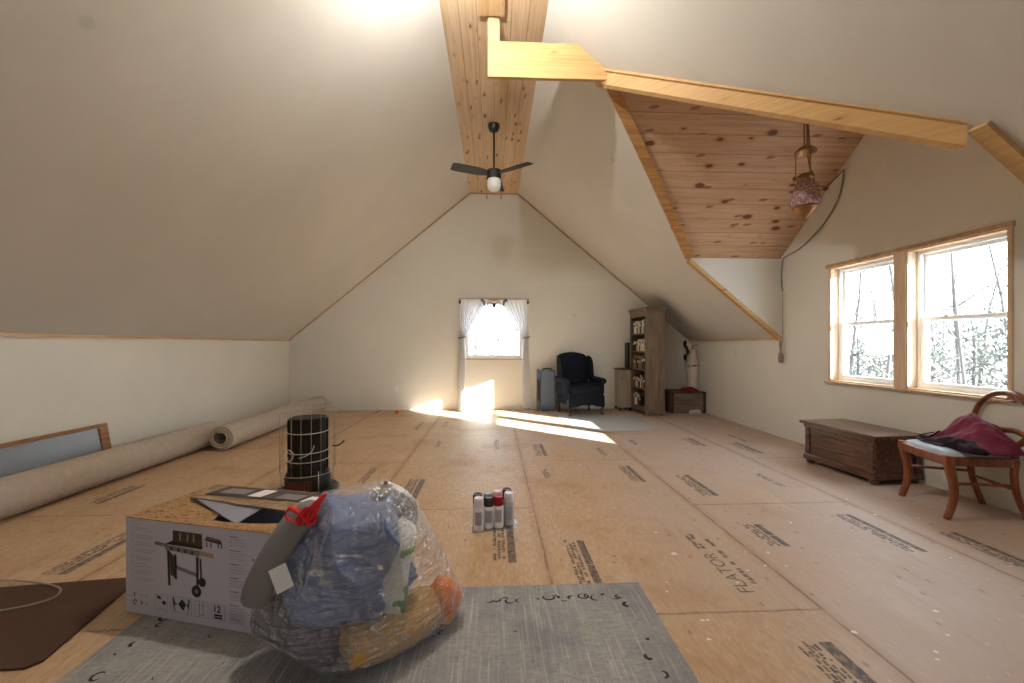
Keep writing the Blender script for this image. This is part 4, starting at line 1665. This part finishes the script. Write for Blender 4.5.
cm = [D['cartontop'], D['cartoninner'], D['cartonedge']]
flap('end_flap', [(.0, .004, BHt), (.0, BDp - .004, BHt), (.24, BDp - .02, BHt - .006), (.42, .03, BHt - .014)], cm)
flap('front_flap', [(.0, 0, BHt + .001), (BWd, 0, BHt + .001), (BWd, .085, BHt + .012), (.30, .06, BHt - .004)], [D['cartontop'], D['cartoninner'], D['cartonedge']], .004, curve=-.012)
fo = flap('back_flap', [(.10, .21, BHt + .020), (BWd + .01, .13, BHt + .036), (BWd + .01, BDp + .03, BHt + .012), (.02, BDp + .04, BHt + .006)], cm2, .005, curve=.0)
# dark printed panel on the back flap
bm = NB()
def flapz(x, y):
    f = (y - .14) / (BDp - .135)
    xx = x / BWd
    return BHt + (.022 + .014 * xx) * (1 - f) + (.006 + .006 * xx) * f + .0105
def fq(x0, x1_, y0, y1, mi, dz=0):
    quad(bm, [(x0, y0, flapz(x0, y0) + dz), (x1_, y0, flapz(x1_, y0) + dz), (x1_, y1, flapz(x1_, y1) + dz), (x0, y1, flapz(x0, y1) + dz)], mi)
fq(.14, .80, .255, .40, 0)
fq(.38, .46, .27, .385, 1, .0006)
fq(.70, .78, .25, .34, 1, .0006)
fq(.19, .34, .29, .37, 2, .0006)
fq(.54, .67, .27, .35, 2, .0006)
obj('flap_print', bm, [D['printbrown'], D['printwhite'], D['printmid']], t)
# inner tuck flap hanging in the opening
bm = NB()
prism(bm, [(.16, .20, BHt + .018), (.57, .165, BHt + .022), (.52, .075, BHt - .015)], (0, .004, .004))
obj('inner_flap', bm, D['cartoninner'], t)

# printing on the front face
PM = [D['printblack'], D['printbrown'], D['printgrey'], D['printmid'], D['printwhite'], D['printtan']]
bm = NB()
yo = -.0012
def pr(u0, v0, u1, v1, mi, dy=0):
    quad(bm, [(u0, yo - dy, v0), (u1, yo - dy, v0), (u1, yo - dy, v1), (u0, yo - dy, v1)], mi)
def pp(pts, mi, dy=0):
    f = bm.faces.new([bm.verts.new((u, yo - dy, v)) for u, v in pts])
    f.material_index = mi
def disc(u, v, r, mi, dy=0, n=18):
    pp([(u + r * math.cos(2 * PI * k / n), v + r * math.sin(2 * PI * k / n)) for k in range(n)], mi, dy)
def ringq(u, v, r0, r1, a0, a1, mi, n=14):
    for k in range(n):
        a, b = a0 + (a1 - a0) * k / n, a0 + (a1 - a0) * (k + 1) / n
        pp([(u + r0 * math.cos(a), v + r0 * math.sin(a)), (u + r1 * math.cos(a), v + r1 * math.sin(a)), (u + r1 * math.cos(b), v + r1 * math.sin(b)), (u + r0 * math.cos(b), v + r0 * math.sin(b))], mi)
def frame(u0, v0, u1, v1, w, mi):
    pr(u0, v0, u1, v0 + w, mi); pr(u0, v1 - w, u1, v1, mi); pr(u0, v0 + w, u0 + w, v1 - w, mi); pr(u1 - w, v0 + w, u1, v1 - w, mi)
# 0 black 1 brown-black 2 pale grey 3 mid grey 4 white 5 tan
# grill: open lid, cooking box, side tables, cart, wheels
pp([(.268, .332), (.427, .330), (.425, .392), (.268, .394)], 1)
for u in (.305, .345, .378):
    pr(u, .352, u + .007, .386, 5, .0003)
pp([(.228, .330), (.425, .326), (.430, .340), (.262, .347)], 0, .0004)
pp([(.166, .321), (.240, .316), (.244, .330), (.172, .337)], 3, .0002)
pp([(.408, .300), (.488, .293), (.488, .313), (.415, .318)], 5, .0002)
pp([(.226, .306), (.412, .294), (.414, .318), (.226, .328)], 3, .0004)
for u in (.262, .300, .338, .374):
    disc(u, .3125 - (u - .262) * .055, .0085, 1, .0007, 12)
pp([(.236, .304), (.250, .303), (.256, .148), (.243, .150)], 0, .0002)
pp([(.250, .300), (.282, .275), (.286, .186), (.256, .196)], 1)
pp([(.276, .290), (.288, .289), (.291, .180), (.279, .182)], 0, .0002)
pp([(.394, .292), (.408, .291), (.408, .155), (.396, .150)], 0, .0002)
pp([(.412, .286), (.422, .285), (.428, .185), (.418, .185)], 1, .0002)
pp([(.286, .243), (.396, .220), (.396, .204), (.286, .226)], 3)
disc(.397, .142, .026, 0, .0005)
disc(.397, .142, .010, 3, .0008, 12)
disc(.427, .184, .020, 0, .0003)
# small grill
pp([(.442, .372), (.452, .385), (.520, .378), (.530, .364), (.528, .356), (.442, .366)], 1)
pr(.452, .374, .516, .378, 3, .0003)
for u in (.448, .470, .508, .524):
    pr(u, .340, u + .006, .360, 0)
obj('grill_picture', bm, PM, t)
# text columns (faint)
bm = NB()
rt2 = random.Random(21)
v = .388
while v > .135:
    disc(.042, v, .0035, 3, 0, 8)
    for k in range(2):
        pr(.056, v - .004 - k * .010, .056 + rt2.uniform(.07, .125), v - .0005 - k * .010, 2)
    v -= .032
v = .398
while v > .040:
    for k in range(4):
        if v < .04:
            break
        pr(.568, v - .004, .568 + (rt2.uniform(.04, .06) if k == 0 else rt2.uniform(.07, .09)), v, 3 if k == 0 else 2)
        v -= .0115
    v -= .012
for k in range(8):
    pr(.568, .030 + k * .0055, .648, .033 + k * .0055, 2)
disc(.690, .31, .006, 3, 0, 10)
obj('printed_text', bm, PM, t)
bm = NB()
# pictogram frames
frame(.168, .033, .240, .103, .0018, 3)
pp([(.178, .086), (.200, .080), (.204, .092), (.184, .097)], 0)
pp([(.205, .066), (.226, .056), (.232, .072), (.214, .079)], 0)
pr(.174, .040, .232, .043, 2)
frame(.256, .036, .372, .106, .0018, 3)
pp([(.298, .072), (.318, .098), (.340, .078), (.326, .046)], 0)
for s, u in ((1, .272), (-1, .356)):
    disc(u, .094, .006, 1, 0, 10)
    pp([(u - .005, .088), (u + .006, .088), (u + .012 * s, .066), (u, .064)], 1)
    pp([(u + s * .004, .080), (u + s * .022, .074), (u + s * .022, .070), (u + s * .004, .074)], 1)
    pp([(u - .006, .066), (u + .006, .066), (u + .012 * s, .042), (u + .005 * s, .042)], 3)
frame(.387, .033, .459, .101, .0018, 3)
for u in (.410, .430):
    pr(u, .052, u + .004, .088, 3)
    pp([(u - .004, .084), (u + .008, .084), (u + .002, .094)], 3)
pr(.406, .042, .440, .046, 3)
frame(.475, .032, .545, .101, .0018, 3)
text_faces(bm, '12', .040, M.Translation((.4835, yo, .066)) @ M.Rotation(R(90), 4, 'X'), 0, 1.0, .0011)
pr(.490, .049, .532, .058, 0)
pr(.490, .038, .532, .046, 0)
# recycling-type marks at lower left
pp([(.048, .094), (.056, .094), (.054, .074), (.050, .074)], 0)
pr(.050, .064, .054, .070, 2)
ringq(.056, .050, .007, .012, .3, 5.2, 0)
pr(.086, .080, .096, .090, 2)
pr(.088, .042, .100, .060, 3)
ringq(.122, .086, .006, .010, 0, 6.28, 2)
pp([(.112, .040), (.132, .040), (.122, .060)], 2)
# small block near the bag
pr(.655, .075, .715, .078, 2)
pr(.655, .065, .705, .068, 2)
obj('pictograms', bm, PM, t)

# ================================================================== CLEAR BAG AND ITS CONTENTS
hullpts = []
def note(bm):
    hullpts.extend(v.co.copy() for v in bm.verts)
bm = NB()
blob(bm, (-.585, 1.70, .30), (.24, .19, .29), (.05, .14, .2), .045, 2.6, 6, 3, 2.6, .06, (1, .25, .45), 15, zmin=.03)
note(bm)
tag(obj('blue_quilt', bm, D['bluefab'], None, 'all'), 'bulky powder blue quilt filling the middle of the clear bag', 'quilt')
bm = NB()
blob(bm, (-.725, 1.59, .17), (.19, .11, .095), (0, .48, -.3), .03, 4, 6, 8, 2.5, .045, (.25, .6, 1), 24, zmin=.02)
note(bm)
tag(obj('mauve_sheet', bm, D['mauvefab'], None, 'all'), 'grey mauve sheet bundled under the blue quilt near the carton', 'sheet')
bm = NB()
pp_ = smooth_path([(-.862, 1.50, .275), (-.852, 1.505, .34), (-.815, 1.525, .43), (-.765, 1.55, .52), (-.715, 1.565, .575), (-.665, 1.58, .605)], 5)
rr_ = []
for i in range(len(pp_)):
    f = i / (len(pp_) - 1)
    e_ = min(1, (f / .12)) if f < .12 else (min(1, (1 - f) / .26) if f > .74 else 1)
    rr_.append(max(.006, .053 * math.sqrt(max(0, 1 - (1 - e_) ** 2))))
tube(bm, pp_, rr_, 20, flat=(1.0, .8))
tag(obj('grey_pillow', bm, D['greyfab'], None, 'all', sub=1), 'rolled grey pillow poking from the mouth of the clear bag', 'pillow')
bm = NB()
spiral_roll(bm, (-.555, 1.515, .100), (-.285, 1.745, .115), .098, .02, 2.2, (1.2, .84), .02, 30, 24, .9)
for v in bm.verts:
    v.co += V((noise.noise(v.co * 9), noise.noise(v.co * 9 + V((5, 0, 0))), noise.noise(v.co * 9 + V((0, 7, 0))))) * .024
    v.co.z = max(v.co.z, .014)
note(bm)
tag(obj('tan_blanket', bm, D['tanfab'], None, True), 'rolled tan blanket at the bottom front of the clear bag', 'blanket')
bm = NB()
blob(bm, (-.375, 1.63, .325), (.055, .06, .185), (-.1, .20, .2), .035, 6, 5, 5, 2.6, .03, (1, .4, .2), 26)
note(bm)
tag(obj('white_package', bm, [D['whitefab'], D['greenprint']], None, 'all'), 'crumpled white package with green print beside the blue quilt', 'package')
pk = bpy.data.objects['white_package'].data
for p in pk.polygons:
    c_ = p.center
    q_ = noise.noise(c_ * 22)
    if (c_.z < .235 and q_ > .12) or (.40 < c_.z < .43 and c_.x > -.36) or (c_.z < .30 and c_.x > -.345 and q_ > -.2):
        p.material_index = 1
bm = NB()
blob(bm, (-.225, 1.79, .105), (.075, .085, .09), (0, .5, .3), .014, 6, 5, 6, 2.5, .012, (1, 0, 1), 20, zmin=.014)
note(bm)
tag(obj('orange_bundle', bm, D['orange'], None, 'all'), 'bright orange bundle in the corner of the clear bag farthest from the carton', 'bundle')
bm = NB()
blob(bm, (-.262, 1.70, .085), (.035, .035, .066), (0, .3, .3), .008, 6, 4, 6, 2.6, zmin=.014)
note(bm)
tag(obj('dark_pouch', bm, D['mauvefab'], None, 'all'), 'small dark pouch wedged between tan blanket and orange bundle', 'pouch')
bm = NB()
blob(bm, (-.455, 1.78, .475), (.13, .10, .12), (0, .6, .2), .02, 5, 5, 11, 2.2, .025, (1, 0, .4), 20)
note(bm)
tag(obj('charcoal_cloth', bm, D['capgrey'], None, 'all'), 'charcoal cloth bunched at the top behind the blue quilt', 'cloth')

bt = thing('clear_bag', 'bulging clear plastic bag of bedding tied with red, in front of the grill carton', 'bag', (-.55, 1.68, .011))
hb = bmesh.new()
sel = hullpts[::7]
for p in sel + [V((-.14, 1.84, .03)), V((-.62, 1.50, .02)), V((-.30, 1.72, .43)), V((-.53, 1.66, .63)), V((-.66, 1.62, .635))]:
    hb.verts.new(p)
bmesh.ops.convex_hull(hb, input=hb.verts)
bmesh.ops.recalc_face_normals(hb, faces=hb.faces)
tree = BVHTree.FromBMesh(hb)
cc = V((-.52, 1.69, .26))
bm = NB()
ic = bmesh.ops.create_icosphere(bm, subdivisions=6, radius=1)
for v in ic['verts']:
    d = v.co.normalized()
    hit = tree.ray_cast(cc, d)
    r = hit[3] if hit[0] is not None else .3
    p = d * r
    wv = abs(noise.noise(p * 9 + V((3, 1, 2)))) * .012 + abs(noise.noise(V((p.x * 26, p.y * 26, p.z * 9)))) * .007
    p = cc + d * (r + .008 - wv * .6)
    p.z = max(p.z, .0125)
    v.co = p - V((-.55, 1.68, .011))
hb.free()
obj('film', bm, D['bag'], bt, 'all')
bm = NB()
c0 = V((-.685, 1.585, .60)) - V((-.55, 1.68, .011))
rq = random.Random(4)
for k in range(3):
    p = [c0 + V((-.035 + .02 * k, -.055, -.065 + .015 * k)), c0 + V((-.02 + .02 * k, -.07, -.02)), c0 + V((.015 + .014 * k, -.06, .025 + .006 * k)), c0 + V((.045 + .006 * k, -.04, .055 + .004 * k))]
    tube(bm, smooth_path(p, 4), .006, 8, flat=(.4, 1.3))
lp = [c0 + V(q) for q in ((-.03, -.06, -.04), (-.075, -.07, -.01), (-.06, -.075, .025), (-.02, -.07, .0), (.01, -.07, -.035), (.03, -.065, -.01), (.0, -.07, .02), (-.035, -.07, -.03))]
tube(bm, smooth_path(lp, 6), .007, 8, flat=(.4, 1.5))
obj('drawstring', bm, D['red'], bt, 'all')
# tag
bm = NB()
T = M.Translation((-.742, 1.445, .405)) @ Euler((R(-10), R(-20), R(20))).to_matrix().to_4x4()
box(bm, (0, 0, 0), (.055, .003, .085), T, 0)
tag(obj('paper_tag', bm, D['tag']), 'white paper care tag hanging below the grey pillow', 'tag')

# ================================================================== SPRAY CANS
cans = [(-.095, 2.665, 'canwhite', 'canwhite', 'white capped spray can at the rug-side front of the pack, nearest the clear bag', .245),
        (-.036, 2.70, 'canwhite', 'capgrey', 'white spray can with a dark grey cap in front of the pack', .232),
        (.024, 2.705, 'canwhite', 'capred', 'white spray can with a bright red cap in front of the pack', .236),
        (.088, 2.735, 'cangrey', 'canwhite', 'grey spray can with a white cap, in front and nearest the floor seam', .250),
        (-.104, 2.735, 'cangrey', 'black', 'spray can with a black cap behind the white capped can', .240),
        (-.040, 2.768, 'canwhite', 'cangrey', 'spray can with a pale grey cap behind the dark grey capped can', .236),
        (.020, 2.773, 'canwhite', 'cappink', 'spray can with a pinkish white cap behind the red capped can', .245),
        (.078, 2.803, 'cangrey', 'capwine', 'spray can with a dark wine cap behind the grey can', .245)]
cans = [(x * 1.1 + .004, 2.69 + (y - 2.69) * 1.1, a, b, c, h * .87) for (x, y, a, b, c, h) in cans]
for (x, y, cb, cc_, lab, h) in cans:
    t = thing('spray_can', lab, 'spray can', (x, y, .0045), 0, 'spray cans in the shrink wrapped pack')
    bm = NB()
    lathe(bm, [(0, 0), (.030, 0), (.0335, .004), (.0335, h * .70), (.032, h * .72), (0, h * .72)], 24)
    obj('can_body', bm, D[cb], t, True)
    bm = NB()
    lathe(bm, [(.031, h * .71), (.0325, h * .72), (.032, h * .95), (.028, h), (.020, h * .985), (0, h * .985)], 24)
    obj('cap', bm, D[cc_], t, True)
    bm = NB()
    for (z0, z1) in ((h * .2, h * .6),):
        for k in range(6):
            a0, a1 = R(-135 + 14 * k), R(-135 + 14 * (k + 1))
            r_ = .0338
            quad(bm, [(r_ * math.cos(a0), r_ * math.sin(a0), z0), (r_ * math.cos(a1), r_ * math.sin(a1), z0), (r_ * math.cos(a1), r_ * math.sin(a1), z1), (r_ * math.cos(a0), r_ * math.sin(a0), z1)])
    obj('can_label', bm, D['printgrey'], t)
bm = NB()
prism(bm, [(-.15, 2.62, .001), (.0, 2.645, .001), (.16, 2.69, .001), (.175, 2.82, .001), (.0, 2.81, .001), (-.15, 2.79, .001)], (0, 0, .0025))
tag(obj('torn_wrap', bm, D['plastictray']), 'torn clear plastic wrap spread under the spray cans', 'wrap')

# ================================================================== OUTDOORS
GZ = -2.6
bm = NB()
N_ = 30
gv = [[bm.verts.new((-40 + 130 * i / N_, 6 + 90 * j / N_ - 26 * (i / N_) , GZ + 1.2 * noise.noise(V((i * .35, j * .35, 1))) + .03 * max(0, j - 8) ** 1.3)) for i in range(N_ + 1)] for j in range(N_ + 1)]
for j in range(N_):
    for i in range(N_):
        bm.faces.new([gv[j][i], gv[j][i + 1], gv[j + 1][i + 1], gv[j + 1][i]])
bmesh.ops.recalc_face_normals(bm, faces=bm.faces)
struct('ground', bm, D['litter'], None, 'all')


def branch(bm, p, d, ln, r, depth, rg):
    pts = [V(p)]
    q = V(p)
    dd = V(d).normalized()
    n = 5
    for k in range(n):
        dd = (dd + V((rg.uniform(-.14, .14), rg.uniform(-.14, .14), rg.uniform(-.05, .10)))).normalized()
        q = q + dd * ln / n
        pts.append(q.copy())
    tube(bm, pts, [r * (1 - .75 * k / n) for k in range(n + 1)], 5)
    if depth:
        for k in range(rg.randint(3, 4) if depth > 1 else 3):
            i = rg.randint(2, n)
            a = rg.uniform(0, 2 * PI)
            nd = (dd + V((math.cos(a), math.sin(a), rg.uniform(-.1, .5))) * rg.uniform(.6, 1.2)).normalized()
            branch(bm, pts[i], nd, ln * rg.uniform(.35, .6), r * (1 - .75 * i / n) * .65, depth - 1, rg)


def tree(x, y, h, r, seed, label, group):
    rg = random.Random(seed)
    bm = NB()
    b = V((x, y, GZ - .8))
    pts, q, dd = [b], b.copy(), V((rg.uniform(-.06, .06), rg.uniform(-.06, .06), 1)).normalized()
    n = 9
    for k in range(n):
        dd = (dd + V((rg.uniform(-.07, .07), rg.uniform(-.07, .07), .05))).normalized()
        q = q + dd * h / n
        pts.append(q.copy())
    tube(bm, pts, [r * (1 - .8 * k / n) for k in range(n + 1)], 7)
    t = thing('bare_tree', label, 'tree', (0, 0, 0), 0, group)
    obj('tree_trunk', bm, D['bark'], t, 'all')
    bm = NB()
    for k in range(20):
        i = rg.randint(2, n)
        a = rg.uniform(0, 2 * PI)
        branch(bm, pts[i], (math.cos(a), math.sin(a), rg.uniform(.1, .9)), h * rg.uniform(.12, .28), r * (1 - .8 * i / n) * .55, 2, rg)
    obj('branches', bm, D['bark'], t, 'all')


rt3 = random.Random(31)
k = 0
for (y_x, dist) in [(.70, 11), (.74, 16), (.78, 9.5), (.80, 20), (.84, 13), (.88, 24), (.91, 10.5), (.95, 17), (.99, 13), (1.02, 21), (1.06, 10), (1.12, 15), (.76, 26), (.86, 30), (.97, 28), (1.08, 26), (.69, 33), (.73, 38), (.79, 34), (.83, 41), (.90, 36), (.935, 42), (1.0, 35), (1.04, 40), (1.10, 34), (1.15, 30), (.72, 21), (1.16, 22)]:
    a = math.atan(y_x)
    d = dist * 1.35
    tree(d * math.cos(a), d * math.sin(a), rt3.uniform(8, 12), rt3.uniform(.04, .10), 100 + k, 'bare pale tree standing outside the double window', 'bare trees outside the double window')
    k += 1
for (x, y) in [(.75, 19), (-1.3, 24), (1.6, 28), (-.5, 33)]:
    tree(x, y, rt3.uniform(7, 10), rt3.uniform(.07, .12), 200 + k, 'bare pale tree standing outside the curtained window', 'bare trees outside the curtained window')
    k += 1


def shrub(x, y, z, w, h, seed, label, group):
    rg = random.Random(seed)
    t = thing('evergreen_shrub', label, 'shrub', (x, y, GZ - .5), 0, group)
    bm = NB()
    tube(bm, [(0, 0, 0), (.05, 0, (z - GZ + .5)), (0, .05, (z - GZ + .5) + h * .8)], [.06, .05, .02], 6)
    obj('stem', bm, D['bark'], t, 'all')
    bm = NB()
    for k in range(700):
        while True:
            p = V((rg.uniform(-1, 1), rg.uniform(-1, 1), rg.uniform(-1, 1)))
            if p.length < 1 and noise.noise(p * 2.2 + V((seed, 0, 0))) > -.12:
                break
        p = V((p.x * w, p.y * w, p.z * h + (z - GZ + .5)))
        e_ = Euler((rg.uniform(0, 6), rg.uniform(0, 6), rg.uniform(0, 6))).to_matrix()
        l = rg.uniform(.04, .08)
        quad(bm, [p + e_ @ V(c) for c in ((-l, -l * .4, 0), (l, -l * .4, 0), (l, l * .4, 0), (-l, l * .4, 0))])
    obj('foliage', bm, D['leaf'], t)


for i, (y_x, dist, z, w, h) in enumerate([(.97, 12, .4, 1.3, 1.2), (.80, 15, 1.2, 1.6, 1.3), (.88, 18, 1.5, 2.0, 1.4), (.74, 16, .6, 1.3, 1.5), (1.07, 16, 1.0, 1.6, 1.5), (.92, 26, 2.2, 2.6, 1.8)]):
    a = math.atan(y_x)
    shrub(dist * 1.35 * math.cos(a), dist * 1.35 * math.sin(a), z, w, h, 300 + i, 'pale green shrub growing among bare trees outside the double window', 'shrubs outside the double window')
for i, (x, y, z, w, h) in enumerate([(-.9, 20, .9, 1.3, 1.0), (.2, 24, .8, 1.2, .9)]):
    shrub(x, y, z, w, h, 320 + i, 'pale green shrub growing outside the curtained window', 'shrubs outside the curtained window')
